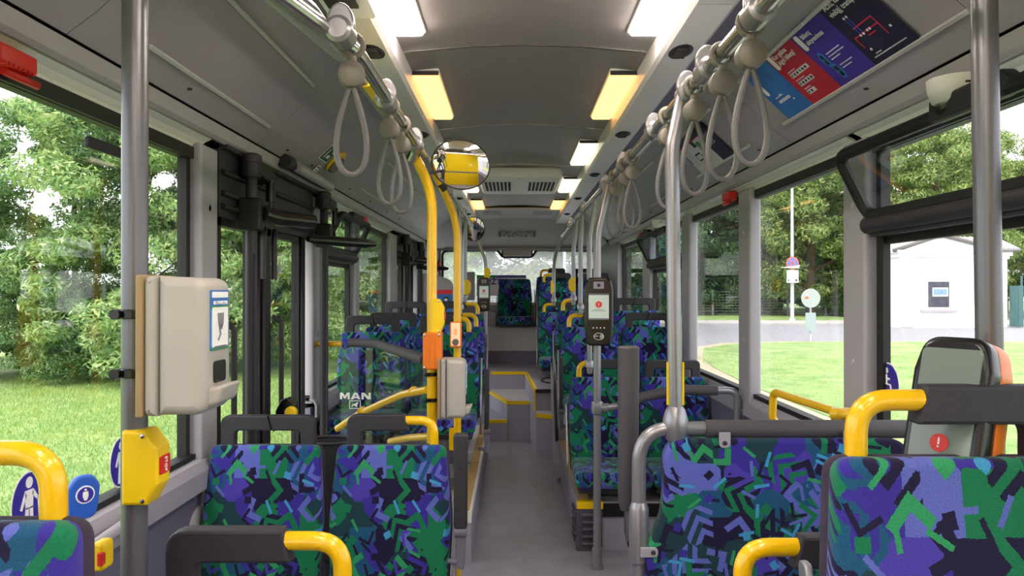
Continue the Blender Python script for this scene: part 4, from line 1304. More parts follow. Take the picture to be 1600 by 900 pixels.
def stop_box(x, y, z, h, w, label, d=.045, red=True, sgn=1, group=None):
    T = Thing('stop_button_box', label, 'stop button', (x, y, z), group=group)
    ol = rpoly([(x-sgn*.012, z-h/2), (x+sgn*w*.62, z-h/2), (x+sgn*w, z-h*.22), (x+sgn*w, z+h*.26), (x+sgn*w*.55, z+h/2), (x-sgn*.012, z+h/2)], .004, 3)
    T.part('housing', MB().slab(ol, y-d/2, y+d/2, .006), M_YELP)
    if red:
        T.part('red_button', MB().slab(rrect(0, 0, d*.7, h*.24, .003), -.003, .003, .001, M=frame2((x+sgn*w, y, z+h*.02), (0, 1, 0), (0, 0, 1))), M_RED)
        if h > .1:
            T.text('printed_text', 'STOP', .011, frame((x+sgn*(w+.0035), y, z+h*.02), (0, 0, -1), (0, 1, 0)), M_STW)
    for zz in (z-h*.43, z+h*.43):
        T.part('screw', MB().lathe([(0, -.003), (.004, -.002), (.004, 0)], (x+sgn*w*.5, y-d/2, zz), 'Y', 10), M_CHR)
    return T
pb = P(228, 731, 1.255)
stop_box(-.655, 1.275, pb.z, .128, .05, 'yellow stop button box with red button on the left silver pole', .05)
stop_box(-.327, 3.04, P(0, 494, 3.04).z, .142, .043, 'yellow stop button box high on the nearer yellow pole', .05)
stop_box(-.278, 7.33, P(0, 427, 7.33).z, .115, .05, 'tiny yellow stop box above the far ticket reader', .05)
stop_box(P(727, 0, 5.75).x+.005, 5.72, P(0, 449, 5.72).z, .12, .04, 'small yellow stop box on the silver pole of the third left aisle seat', .05)
stop_box(P(864, 0, 6.75).x-.01, 6.72, P(0, 449, 6.72).z, .12, .015, 'thin yellow stop box on the leftmost bent silver pole', .05)
stop_box(P(896, 0, 5.75).x, 5.72, P(0, 445, 5.72).z, .11, .04, 'yellow stop box on the second bent silver pole', .05, sgn=-1)
# orange control box
c = P(676, 548, 3.02)
T = Thing('orange_box', 'orange box screwed onto the nearer yellow pole below the yellow stop box', 'box', c)
T.part('housing', MB().slab(rrect(c.x, c.z, .076, .150, .006), 2.995, 3.07, .006), M_ORG)
T.part('rib', MB().box(c.x-.012, c.x-.009, 2.992, 2.998, c.z-.06, c.z+.06).box(c.x+.009, c.x+.012, 2.992, 2.998, c.z-.06, c.z+.06), M_ORG)
for dx in (-.03, .03):
    for dz in (-.066, .066): T.part('screw', MB().lathe([(0, -.004), (.005, -.003), (.005, 0)], (c.x+dx, 2.995, c.z+dz), 'Y', 10), M_CHR)
# lit request button
c = P(712, 523, 3.58)
T = Thing('request_button', 'small orange framed panel glowing peach on the farther yellow pole', 'button', c)
T.part('frame', MB().slab(rrect(c.x, c.z, .056, .125, .008), 3.575, 3.615, .005), M_ORG)
T.part('panel', MB().slab(rrect(c.x, c.z+.002, .044, .112, .005), 3.571, 3.58, .003), mat('lit_panel_peach', (246, 190, 150), .4, emit=.45))
T.part('round_button', MB().lathe([(0, -.008), (.013, -.008), (.016, -.003), (.017, 0)], (c.x, 3.571, c.z-.036), 'Y', 20), M_DISC)
T.part('slot', MB().box(c.x-.006, c.x-.004, 3.569, 3.572, c.z, c.z+.03).box(c.x-.001, c.x+.001, 3.569, 3.572, c.z, c.z+.03).box(c.x+.004, c.x+.006, 3.569, 3.572, c.z, c.z+.03), M_ORG)

# ticket readers
SCR = mat('reader_screen', (176, 192, 184), .3, emit=.22)
SCRD = mat('reader_screen_dim', (112, 124, 118), .12, emit=.06)
def reader(label, c, w, h, rot=0, near=False, lean=0, back=None):
    rotm = Matrix.Translation(c) @ Matrix.Rotation(rot, 4, 'Z') @ Matrix.Rotation(lean, 4, 'X')
    T = Thing('ticket_reader', label, 'ticket reader', c)
    body = rpoly([(-.42*w, -.5*h), (.42*w, -.5*h), (.5*w, -.2*h), (.5*w, .34*h), (.40*w, .5*h), (-.40*w, .5*h), (-.5*w, .34*h), (-.5*w, -.2*h)], [.09*h, .09*h, .3*h, .1*h, .1*h, .1*h, .1*h, .3*h], 6)
    T.part('casing', MB().slab(body, 0, .045, .012, 4, M=rotm), M_BLACKGL)
    T.part('rear_casing', MB().slab([(x*1.0, z*1.0) for x, z in body], .02, .075, .008, 3, M=rotm), M_ORG if back is None else back, label='orange rear casing' if back is None else None)
    scr = T.part('screen', MB().slab(rrect(0, .07*h, .70*w, .38*h, .003) if not near else rrect(0, .02*h, .76*w, .84*h, .01), -.002, .004, .001, M=rotm), SCR if not near else SCRD)
    if near: rotm = rotm @ Matrix.Translation((0, 0, -.09*h))
    if not near:
      for zb_ in (.255, -.108): T.part('screen_bar', MB().slab(rrect(0, zb_*h, .70*w, .024*h, .001), -.003, .004, .0005, 1, M=rotm), M_DPANEL, parent=scr)
    dot = T.part('red_alert_dot', MB().lathe([(0, 0), (.115*w, 0), (.115*w, .002), (0, .002)], (0, 0, 0), 'Y', 24).xf(rotm @ Matrix.Translation((0, -.0035, .105*h))), mat('alert_red', (190, 44, 38), .4, emit=.15), parent=scr)
    T.part('alert_mark', MB().slab(rrect(0, .112*h, .022*w, .03*h, .0005), -.005, 0, .0003, 1, M=rotm).slab(rrect(0, .088*h, .022*w, .008*h, .0005), -.005, 0, .0003, 1, M=rotm), M_STW, parent=scr)
    T.part('text_line', MB().slab(rrect(0, .03*h, .34*w, .006*h, .0003), -.003, 0, .0003, 1, M=rotm).slab(rrect(0, .012*h, .5*w, .006*h, .0003), -.003, 0, .0003, 1, M=rotm), M_DPANEL, parent=scr)
    if near: return T
    cam_ = T.part('camera_plate', MB().slab(rrect(0, .385*h, .36*w, .105*h, .003), -.003, .004, .001, M=rotm), mat('lilac_plate', (140, 136, 160), .3))
    T.part('lens', MB().lathe([(0, 0), (.06*w, 0), (.06*w, .004), (0, .004)], (0, 0, 0), 'Y', 16).xf(rotm @ Matrix.Translation((0, -.006, .385*h))), M_BLACKGL, parent=cam_)
    dt = MB()
    for k in range(4): dt.lathe([(0, 0), (.022*w, 0), (.022*w, .002), (0, .002)], (0, 0, 0), 'Y', 10).v[-1:]
    dt = MB()
    for k in range(4):
        dt.slab(ell((k-1.5)*.125*w, -.235*h, .022*w, .022*w, 10), -.002, .002, .0003, 1, M=rotm)
    T.part('indicator_dot', dt, M_STW)
    cl = MB()
    for k, rr in enumerate((.05, .09, .13)):
        cl.tube([rotm @ Vector((rr*w*math.cos(a)*1.15+.0, -.002, -.36*h+rr*w*math.sin(a)*.9)) for a in [(-.9+1.8*i/8) for i in range(9)]], .009*w, 5)
    cl.tube([rotm @ Vector((-.14*w+.03*w*i, -.002, -.36*h+(.05*w if i % 2 else -.02*w)*(1-i/6))) for i in range(5)], .01*w, 5)
    el_ = [rotm @ Vector((.17*w*math.cos(a), -.001, -.36*h+.115*w*math.sin(a))) for a in [2*PI*i/28 for i in range(28)]]
    cl.loop(el_, .008*w, 5)
    T.part('contactless_symbol', cl, M_STW)
    T.part('pole_mount', MB().slab(rrect(0, 0, .05, .1, .01), .07, .115, .006, M=rotm), M_BLACKPL)
    return T
reader('large black ticket reader with a pale screen on the right silver pole', P(935.5, 487, 3.73), .146, .348, rot=-.10)
reader('small looking black ticket reader far back beside the rear door', P(756, 460, 7.22), .128, .33, rot=.06, back=M_BLACKPL)
T = reader('ticket reader with orange rear casing behind the right foreground seat', Vector((.676, 1.17, 1.203)), .125, .36, rot=-1.02, lean=-.26, near=True)


# ------------------------------------------------------------------ mirrors
def mirror(label, c, a, b, rotz, rotx, roll=0, arm=None, sag=.007):
    T = Thing('convex_mirror', label, 'mirror', c)
    R = Matrix.Translation(c) @ Matrix.Rotation(rotz, 4, 'Z') @ Matrix.Rotation(rotx, 4, 'X') @ Matrix.Rotation(roll, 4, 'Y')
    prof = [(0, -sag)]+[(t, -sag*(1-t*t)) for t in (.15, .3, .45, .6, .75, .9, 1.0)]
    mb = MB().lathe([(r, h) for r, h in prof], (0, 0, 0), 'Y', 40)
    mb.v = [(x*a, y, z*b) for x, y, z in mb.v]
    T.part('mirror_face', mb.xf(R), M_MIRR)
    rim = MB().loop([R @ Vector((a*1.01*math.cos(t), .002, b*1.01*math.sin(t))) for t in [2*PI*i/40 for i in range(40)]], .004, 8)
    bk = MB().lathe([(1.0, 0), (.97, .012), (.5, .03), (0, .035)], (0, 0, 0), 'Y', 40)
    bk.v = [(x*a, y+.003, z*b) for x, y, z in bk.v]
    T.part('rim', rim.merge(bk.xf(R)), M_BLACKPL)
    if arm: T.part('arm', MB().tube(fillet([R @ Vector((0, .03, 0))]+arm, .03), .006, 8), M_BLACKPL)
    return T
c = P(720, 257, 3.18)
mirror('large convex mirror high on the nearer yellow pole, showing a yellow panel', c, .124, .104, .085, .15, .2, [c+Vector((-.03, .08, 0)), Vector((-.37, 3.05, 1.93))])
c = P(740, 358, 7.3)
mirror('smaller looking convex mirror far back above the rear door pole', c, .110, .118, .10, .20, 0, [c+Vector((0, .1, -.02)), Vector((-.36, 7.35, 1.98))])

# ------------------------------------------------------------------ small fittings
def hammer(label, c, sd):
    T = Thing('emergency_hammer', label, 'hammer', c)
    T.part('holder', MB().slab(rrect(c.x, c.z+.01, .05, .04, .008), c.y-.06, c.y+.06, .006), M_RED)
    f = MB()
    for k in range(7): f.box(c.x-.027, c.x+.027, c.y-.05+k*.015, c.y-.043+k*.015, c.z-.014, c.z-.008)
    T.part('rib', f, M_RED)
    T.part('handle', MB().tube([(c.x, c.y-.02, c.z-.02), (c.x-sd*.01, c.y+.08, c.z-.026)], .010, 8), M_RED)
hammer('red emergency hammer at the top left corner of the picture', P(-2, 106, 1.60)+Vector((.02, .0, .01)), -1)
hammer('red emergency hammer above the left pane past the hinged window', Vector((-1.09, 5.32, 1.955)), -1)
hammer('red emergency hammer above the right window next to the wide pane', Vector((1.18, 4.02, 1.955)), 1)
hammer('red emergency hammer far back on the right by the dome camera', Vector((1.19, 6.82, 1.955)), 1)

def dome(label, c, sd, sc=1):
    T = Thing('dome_camera', label, 'camera', c)
    T.part('base', MB().lathe([(.075*sc, .05*sc), (.072*sc, .02*sc), (.062*sc, -.01*sc), (.05*sc, -.02*sc), (0, -.02*sc)], c, 'Z', 28), M_WHITE)
    T.part('dome', MB().lathe([(.036*sc, -.018*sc), (.034*sc, -.035*sc), (.025*sc, -.048*sc), (.012*sc, -.055*sc), (0, -.057*sc)], c+Vector((-.02*sc, 0, 0)), 'Z', 24), glass_mat('dome_glass', (.55, .55, .55), 1.2))
    T.part('lens', MB().lathe([(0, -.04*sc), (.016*sc, -.038*sc), (.018*sc, -.018*sc)], c+Vector((-.02*sc, 0, 0)), 'Z', 16), M_BLACKGL)
    T.part('printed_mark', MB().box(c.x-.02*sc, c.x-.005*sc, c.y-.0755*sc, c.y-.07*sc, c.z+.022*sc, c.z+.027*sc), M_BLACKPL)
dome('white dome security camera above the right window', Vector((1.115, 1.85, 1.935)), 1, .92)
dome('far small dome security camera above the far hinged right window', Vector((1.15, 5.75, 1.955)), 1, .9)

# emergency tap, sign and pull bar on the left roof panel
c = P(523, 251, 3.45)
xdl, udl, lnl = pan_dirs(-1)
cc = pan_pt(-1, .17, 3.90, .0)
FRt = frame2(cc, xdl, udl)
T = Thing('emergency_tap', 'round grey emergency tap with yellow collar on the left roof panel', 'emergency tap', cc)
T.part('yellow_collar', MB().slab(ell(0, 0, .068, .068, 28), -.012, 0, .004, M=FRt), M_YELP)
T.part('knob', MB().slab(ell(.012, -.012, .052, .052, 28), -.03, -.006, .012, M=FRt), M_DISC)
T.part('centre_screw', MB().slab(ell(.012, -.012, .010, .010, 12), -.033, -.028, .002, M=FRt), M_BLACKPL)
GRN = mat('safety_green', (20, 92, 66), .5)
T = Thing('safety_sign', 'small green emergency sign next to the yellow collar tap', 'sign', FRt @ Vector((-.165, 0, .0)))
T.part('plate', MB().slab(rrect(-.165, .01, .14, .096, .003), -.002, 0, .0005, 1, M=FRt), M_STW)
T.part('green_field', MB().slab(rrect(-.165, .01, .13, .086, .002), -.003, 0, .0005, 1, M=FRt), GRN)
T.part('pictogram', MB().slab(rrect(-.20, .01, .010, .06, .001), -.004, 0, .0005, 1, M=FRt).slab(rrect(-.15, -.005, .04, .02, .003), -.004, 0, .0005, 1, M=FRt).slab(rrect(-.13, .03, .016, .016, .003), -.004, 0, .0005, 1, M=FRt), M_STW)
T = Thing('arrow_sticker', 'narrow white and blue sticker below the emergency tap', 'sticker', FRt @ Vector((-.12, 0, -.11)))
T.part('sheet', MB().slab(rrect(-.12, -.11, .05, .085, .003), -.002, 0, .0005, 1, M=FRt), M_STW)
T.part('print', MB().slab(rrect(-.12, -.118, .014, .055, .001), -.003, 0, .0005, 1, M=FRt).slab(rrect(-.12, -.078, .04, .01, .001), -.003, 0, .0005, 1, M=FRt), M_STICK)

T = Thing('door_sensor_bar', 'black and clear sensor bar mounted above the nearer door', 'sensor', (-1.04, 3.6, 2.03))
a_, b_ = P(462, 275, 3.55), P(512, 300, 3.55)
ya, yb_ = 3.35, 4.05
T.part('housing', MB().tube([(-1.035, ya, 2.035), (-1.03, yb_, 2.03)], .030, 12, sq=.8), M_BLACKGL)
T.part('clear_cover', MB().tube([(-1.015, ya+.09, 2.030), (-1.012, yb_+.01, 2.024)], .027, 12), M_PANEL)
T.part('end_cap', MB().tube([(-1.035, ya-.03, 2.035), (-1.03, ya+.03, 2.035)], .034, 12), M_BLACKPL)

# stickers on glass
def sticker(label, c, a, b, fig, nx):
    T = Thing('window_sticker', label, 'sticker', c)
    FS = frame2(c, (0, 1, 0) if nx > 0 else (0, -1, 0), (0, 0, 1))
    T.part('white_rim', MB().slab(ell(0, 0, a, b, 36), -.001, 0, .0003, 1, M=FS), M_STW)
    T.part('blue_field', MB().slab(ell(0, 0, a*.94, b*.94, 36), -.002, 0, .0003, 1, M=FS), M_STICK)
    g = MB()
    def S_(pts, r=.002): g.slab(rpoly(pts, r*a/.07), -.003, 0, .0003, 1, M=FS)
    k = b/.08
    if fig == 'walker':
        g.slab(ell(0, .052*k, .013*k, .014*k, 20), -.003, 0, .0003, 1, M=FS)
        S_([(-.016*k, .034*k), (.016*k, .034*k), (.014*k, -.012*k), (-.014*k, -.012*k)])
        S_([(-.016*k, .034*k), (-.010*k, .022*k), (-.026*k, -.012*k), (-.034*k, -.008*k)])
        S_([(.016*k, .034*k), (.010*k, .022*k), (.028*k, .004*k), (.034*k, .010*k)])
        S_([(-.014*k, -.008*k), (-.001*k, -.008*k), (-.005*k, -.066*k), (-.018*k, -.066*k)])
        S_([(.001*k, -.008*k), (.014*k, -.008*k), (.016*k, -.066*k), (.004*k, -.066*k)])
        S_([(.031*k, .006*k), (.034*k, .006*k), (.040*k, -.05*k), (.037*k, -.05*k)], .0005)
    else:
        g.slab(ell(-.005*k, .05*k, .010*k, .011*k, 20), -.003, 0, .0003, 1, M=FS)
        g.tube([FS @ Vector(v) for v in ((-.005*k, -.002, .036*k), (-.003*k, -.002, .0), (.022*k, -.002, 0), (.032*k, -.002, -.035*k), (.042*k, -.002, -.03*k))], .0045*k, 6)
        g.tube([FS @ Vector(v) for v in ((-.004*k, -.002, .02*k), (.018*k, -.002, .02*k))], .004*k, 6)
        g.tube([FS @ Vector((.004*k+.026*k*math.cos(t), -.002, -.02*k+.026*k*math.sin(t))) for t in [1.9+4.2*i/16 for i in range(17)]], .0035*k, 6)
    T.part('figure', g, M_STW)
xg = ux(-1, 1.2)-.0+.004
def onglass(px, py, side):
    X = ux(side, 1.2)-side*.003
    Y = F*X/(px-802)
    v = P(px, py, Y); return v
v = onglass(44, 787, -1); sticker('dark blue oval sticker of a walker with a cane, lower left window corner', v, .062, .078, 'walker', 1)
v = onglass(188, 722, -1); sticker('dark blue oval walker sticker half hidden behind the left silver pole', v, .058, .074, 'walker', 1)
v = onglass(1387, 600, 1); sticker('dark blue round wheelchair sticker in the corner of the right window', v, .072, .072, 'wheel', -1)

# blue button on the sill
c = P(131, 772, 1.85)
T = Thing('blue_call_button', 'round blue button with a white walker symbol on the left sill', 'button', c)
FB = frame2(c, (.80, .60, 0), (0, 0, 1)) if 0 else frame2(c, (.62, .78, 0), (0, 0, 1))
T.part('paddle', MB().slab(rpoly([(-.032, -.062), (.026, -.062), (.034, -.02), (.037, .02), (.02, .048), (-.02, .048), (-.037, .02), (-.036, -.02)], .024, 6), -.008, .012, .006, M=FB), M_BLUE)
T.part('white_ring', MB().slab(ell(.0, 0, .0225, .0225, 28), -.0095, 0, .0005, 1, M=FB), M_STW)
T.part('navy_disc', MB().slab(ell(.0, 0, .019, .019, 28), -.0105, 0, .0005, 1, M=FB), M_STICK)
fg = MB().slab(ell(0, .0125, .003, .003, 12), -.0115, 0, .0003, 1, M=FB).slab(rpoly([(-.006, .008), (.006, .008), (.007, -.003), (.003, -.014), (-.003, -.014), (-.007, -.003)], .001), -.0115, 0, .0003, 1, M=FB)
T.part('figure', fg, M_STW)

# wall cap, sill grab bar on the left
v = Vector((ux(-1, 1.165), 2.62, .60))
single('access_cap', MB().lathe([(0, .012), (.055, .011), (.078, .006), (.084, 0)], (0, 0, 0), 'X', 36), M_PANEL, 'round light grey cap on the lower left wall beside the pole', 'cap', v)
T = Thing('wall_grab_bar', 'grey grab bar along the left sill behind the silver pole', 'grab bar', (-1.07, 1.75, .80))
T.part('bar', MB().tube(fillet([(-1.12, 1.45, .76), (-1.04, 1.55, .80), (-1.04, 2.08, .83), (-1.12, 2.14, .80)], .06), .016, 12), M_PANEL)
stop_box(-.53, 1.32, .955, .07, .03, 'tiny yellow and red stop button behind the lower left corner seat', .04) if 0 else None
T = Thing('stop_button_box', 'small yellow and red stop button low on the left wall behind the corner seat', 'stop button', P(162, 872, 1.4))
cq = P(162, 872, 1.4)
T.part('housing', MB().slab(rrect(cq.x-.014, cq.z, .026, .055, .01), 1.4, 1.44, .006), M_YELP)
T.part('red_button', MB().slab(rrect(cq.x-.006, cq.z-.002, .010, .026, .003), 1.396, 1.41, .002), M_RED)

# emergency knob beside the door and waste bin
c = P(452, 641, 3.42)
T = Thing('door_release_knob', 'black housing with a yellow knob beside the nearer door', 'knob', c)
T.part('housing', MB().slab(rpoly([(c.x-.06, c.z-.06), (c.x+.03, c.z-.06), (c.x+.035, c.z+.03), (c.x+.0, c.z+.062), (c.x-.035, c.z+.05), (c.x-.06, c.z)], .02), 3.40, 3.46, .01), M_BLACKGL)
T.part('yellow_knob', MB().lathe([(0, -.03), (.022, -.03), (.028, -.024), (.028, 0)], (c.x+.018, 3.40, c.z-.005), 'Y', 18), M_YELP)
c = P(514, 700, 3.2)
T = Thing('waste_bin', 'black open waste bin between the foreground seats and the glass screen', 'bin', (c.x, 3.2, .0))
T.part('bin_body', MB().tube([(c.x, 3.2, .28), (c.x, 3.2, .30), (c.x, 3.2, .80)], [.05, .075, .105], 20, cap=False, sq=.8), M_BLACKPL)
T.part('bin_rim', MB().loop([(c.x+.105*math.cos(a)*1.0, 3.2+.084*math.sin(a), .80) for a in [2*PI*i/28 for i in range(28)]], .007, 8), M_BLACKPL)
T.part('bin_base', MB().tube([(c.x, 3.2, .0), (c.x, 3.2, .29)], .05, 18), M_BLACKPL)

# yellow grab bar on the right wall
T = Thing('yellow_wall_bar', 'yellow grab bar bent over the right sill', 'grab bar', P(1260, 625, 2.75))
ar = fillet([P(1216, 660, 3.0)+Vector((.03, 0, -.03)), P(1206, 655, 3.0), P(1208, 612, 3.0), P(1330, 648, 2.46)+Vector((-.02, 0, 0)), P(1342, 650, 2.44)], .035)
T.part('bar', MB().tube(ar, .0155, 12), M_YEL)
T.part('hinge', MB().tube([P(1300, 647, 2.52), P(1336, 647, 2.46)], .022, 12).slab(rrect(0, 0, .04, .07, .01), -.006, .006, .003, M=frame2(P(1344, 648, 2.44), (0, 1, 0), (0, 0, 1))), M_YEL)

# rear left corner: partition, poster, white box, banner
T = Thing('partition_panel', 'beige rounded partition panel behind the rear door', 'partition', (-.95, 8.34, .56))
x0_, x1_ = P(655, 0, 8.34).x, P(708, 0, 8.34).x
T.part('panel', MB().slab(rpoly([(x0_, .56), (x1_, .56), (x1_, 1.56), (x0_+.17, 1.64), (x0_, 1.64)], [.01, .01, .1, .2, .01]), 8.32, 8.36, .01), M_PANEL)
c = P(694, 468, 8.30)
T = Thing('notice_poster', 'red and blue notice poster on the beige partition', 'poster', c)
T.part('blue_sheet', MB().box(c.x-.085, c.x+.09, 8.312, 8.318, c.z-.14, c.z+.10), PB)
T.part('red_band', MB().box(c.x-.085, c.x+.09, 8.308, 8.313, c.z+.06, c.z+.11), PRL)
T.part('reader_picture', MB().slab(rrect(c.x+.02, c.z-.02, .05, .10, .01), 8.306, 8.312, .001), M_BLACKPL)
T.part('white_square', MB().box(c.x+.005, c.x+.035, 8.302, 8.306, c.z-.03, c.z+.01), M_STW)
c = P(734, 447, 8.9)
single('equipment_box', MB().slab(rrect(0, 0, .12, .34, .012), -.05, .05, .01), M_PANEL, 'pale grey box on the rear wall left of the window banner', 'box', c)
c = P(685.5, 415, 8.8)
T = Thing('fire_extinguisher', 'tiny red extinguisher shape at the left edge of the rear window', 'fire extinguisher', c)
T.part('body', MB().lathe([(.0, -.07), (.022, -.07), (.022, .05), (.012, .06), (0, .062)], c, 'Z', 14), M_RED)
T.part('valve', MB().lathe([(.008, .06), (.008, .08), (0, .082)], c, 'Z', 10), M_BLACKPL)
cb = P(784, 452, 9.38)
T = Thing('window_banner', 'white banner with coloured top stripe standing in the rear window', 'banner', cb)
xa, xb = P(745, 0, 9.38).x, P(822, 0, 9.38).x
T.part('sheet', MB().box(xa, xb, 9.38, 9.385, P(0, 462, 9.38).z, P(0, 431, 9.38).z), M_WHITE)
T.part('green_stripe', MB().box(xa, xa+.25, 9.375, 9.381, P(0, 434, 9.38).z, P(0, 430, 9.38).z), PG)
T.part('blue_stripe', MB().box(xa+.25, xb, 9.375, 9.381, P(0, 434, 9.38).z, P(0, 430, 9.38).z), PV)
T.text('printed_text', 'RIŽT', .10, frame(P(770, 440.5, 9.374), (1, 0, 0), (0, 0, 1)), PV, bold=.003)
# yellow panel added behind the viewer so the round mirror reflects yellow
T = Thing('added_yellow_panel', 'added yellow panel out of view behind the viewer, for the round mirror to reflect', 'partition', (-.5, -1.6, 0))
T.part('panel', MB().slab(rpoly([(-.62, .0), (1.14, 0), (1.14, 2.05), (-.62, 2.05)], [.01, .01, .1, .1]), -1.66, -1.62, .01), M_YELP)
T.part('grey_band', MB().box(-.60, 1.12, -1.618, -1.612, .82, .90), M_DPANEL)
T.part('notice', MB().box(.7, .8, -1.618, -1.612, 1.3, 1.40), M_STW)
# ------------------------------------------------------------------ outside
G = -.32
def grass_mat():
    m = mat('mown_grass', (134, 166, 88), .9, bump=1.0, bscale=30)
    t = m.node_tree; b = t.nodes['Principled BSDF']
    tc = t.nodes.new('ShaderNodeTexCoord')
    n = t.nodes.new('ShaderNodeTexNoise'); n.inputs['Scale'].default_value = 1.4; n.inputs['Detail'].default_value = 12; n.inputs['Roughness'].default_value = .75
    t.links.new(tc.outputs['Object'], n.inputs['Vector'])
    r = t.nodes.new('ShaderNodeValToRGB')
    r.color_ramp.elements[0].position = .33; r.color_ramp.elements[1].position = .68
    r.color_ramp.elements[0].color = (*lin((102, 140, 66)), 1); r.color_ramp.elements[1].color = (*lin((172, 188, 124)), 1)
    t.links.new(n.outputs['Fac'], r.inputs['Fac'])
    t.links.new(r.outputs['Color'], b.inputs['Base Color'])
    return m
M_GRASS = grass_mat()
M_ASPH = mat('asphalt', (150, 148, 152), .9, noise=.08, nscale=6)
M_KERB = mat('concrete_kerb', (188, 182, 176), .9, noise=.08, nscale=8)
M_SAND = mat('sandy_verge', (186, 172, 146), .95, noise=.1, nscale=10)
struct('ground', MB().box(-60, 90, -30, 120, G-.3, G-.05), M_ASPH)
def flat(name, poly, z, m):
    mb = MB(); n = len(poly)
    vs = [(x, y, G-.06) for x, y in poly]+[(x, y, z) for x, y in poly]
    mb.add(vs, [tuple(range(n, 2*n))]+[(i, (i+1) % n, n+(i+1) % n, n+i) for i in range(n)], False)
    return struct(name, mb, m)
flat('ground', [(-60, -20), (-1.9, -20), (-1.9, 14), (-2.2, 60), (-60, 60)], G, M_GRASS)
# right lawn with a curved kerb
lawn = [(4.3, -12), (4.4, 8), (4.4, 13.9), (4.6, 17), (5.0, 19.5), (5.8, 22.4), (7.2, 24.3), (9.5, 25.2), (60, 25.2), (60, -12)]
flat('ground', lawn, G+.02, M_GRASS)
kb = [(x-.25, y+.15) for x, y in lawn[:9]]
kb2 = [(4.0, -12), (4.05, 8), (4.05, 14), (4.25, 17.2), (4.7, 19.9), (5.5, 22.8), (7.0, 24.8), (9.4, 25.6), (60, 25.6), (60, 25.1), (9.5, 25.1)]
flat('ground', kb2+[(60, 25.0), (4.6, -12)][:1]+[(9.5, 25.0), (7.2, 24.2), (5.8, 22.3), (5.0, 19.4), (4.6, 16.9), (4.4, 13.9), (4.4, -12)], G+.005, M_SAND)
flat('ground', [(-30, 39.5), (90, 39.5), (90, 43.5), (-30, 43.5)], G+.02, M_KERB)
flat('ground', [(-30, 43.5), (21.5, 43.5), (21.5, 60), (-30, 60)], G+.05, M_GRASS)
flat('ground', [(-30, 60), (90, 60), (90, 110), (-30, 110)], G+.03, M_GRASS)

# grass blades near the left windows
def blades(name, n, x0, x1, y0, y1, h, seed, m, label):
    rg = np.random.default_rng(seed)
    x = rg.uniform(x0, x1, n); y = y0+(y1-y0)*rg.uniform(0, 1, n)
    hh = h*rg.uniform(.5, 1.3, n); a = rg.uniform(0, 2*PI, n); w = .006+.004*rg.uniform(0, 1, n)
    lx = rg.normal(0, .5, n)*hh; ly = rg.normal(0, .5, n)*hh
    v = np.zeros((n, 3, 3))
    v[:, 0] = np.stack([x-w*np.cos(a), y-w*np.sin(a), np.full(n, G-.01)], 1)
    v[:, 1] = np.stack([x+w*np.cos(a), y+w*np.sin(a), np.full(n, G-.01)], 1)
    v[:, 2] = np.stack([x+lx, y+ly, G+hh], 1)
    me = bpy.data.meshes.new(name)
    me.vertices.add(n*3); me.vertices.foreach_set('co', v.ravel())
    me.loops.add(n*3); me.loops.foreach_set('vertex_index', np.arange(n*3, dtype=np.int32))
    me.polygons.add(n); me.polygons.foreach_set('loop_start', np.arange(0, n*3, 3, dtype=np.int32))
    me.update(calc_edges=True)
    me.materials.append(m)
    o = link(name, me); o['kind'] = 'stuff'; o['label'] = label; o['category'] = 'grass'
    return o
M_BLADE = leaf_mat('grass_blade', (128, 164, 78), (158, 188, 100), (194, 204, 136))
blades('grass', 90000, -12, -2.2, 4, 15, .055, 5, M_BLADE, 'short bright green grass blades on the left lawn')
blades('grass', 45000, 4.6, 14, 6, 20, .045, 6, M_BLADE, 'short bright green grass blades on the right lawn')

# ---- foliage
def leaves(pos, nrm, size, seed, squash=.6):
    rg = np.random.default_rng(seed)
    n = len(pos)
    d = nrm+rg.normal(0, .55, (n, 3)); d /= np.linalg.norm(d, axis=1, keepdims=True)
    t = rg.normal(0, 1, (n, 3)); t[:, 2] -= .5
    t -= d*(t*d).sum(1, keepdims=True); t /= np.linalg.norm(t, axis=1, keepdims=True)
    b = np.cross(d, t)
    s = size*rg.uniform(.6, 1.35, (n, 1))
    v = np.stack([pos-t*s, pos+b*s*squash*.5-d*s*.08, pos+t*s, pos-b*s*squash*.5-d*s*.08], 1)
    return v.reshape(-1, 3)

def quads_mesh(name, v, m):
    n = len(v)//4
    me = bpy.data.meshes.new(name)
    me.vertices.add(n*4); me.vertices.foreach_set('co', v.ravel())
    me.loops.add(n*4); me.loops.foreach_set('vertex_index', np.arange(n*4, dtype=np.int32))
    me.polygons.add(n); me.polygons.foreach_set('loop_start', np.arange(0, n*4, 4, dtype=np.int32))
    me.update(calc_edges=True)
    me.materials.append(m)
    return me

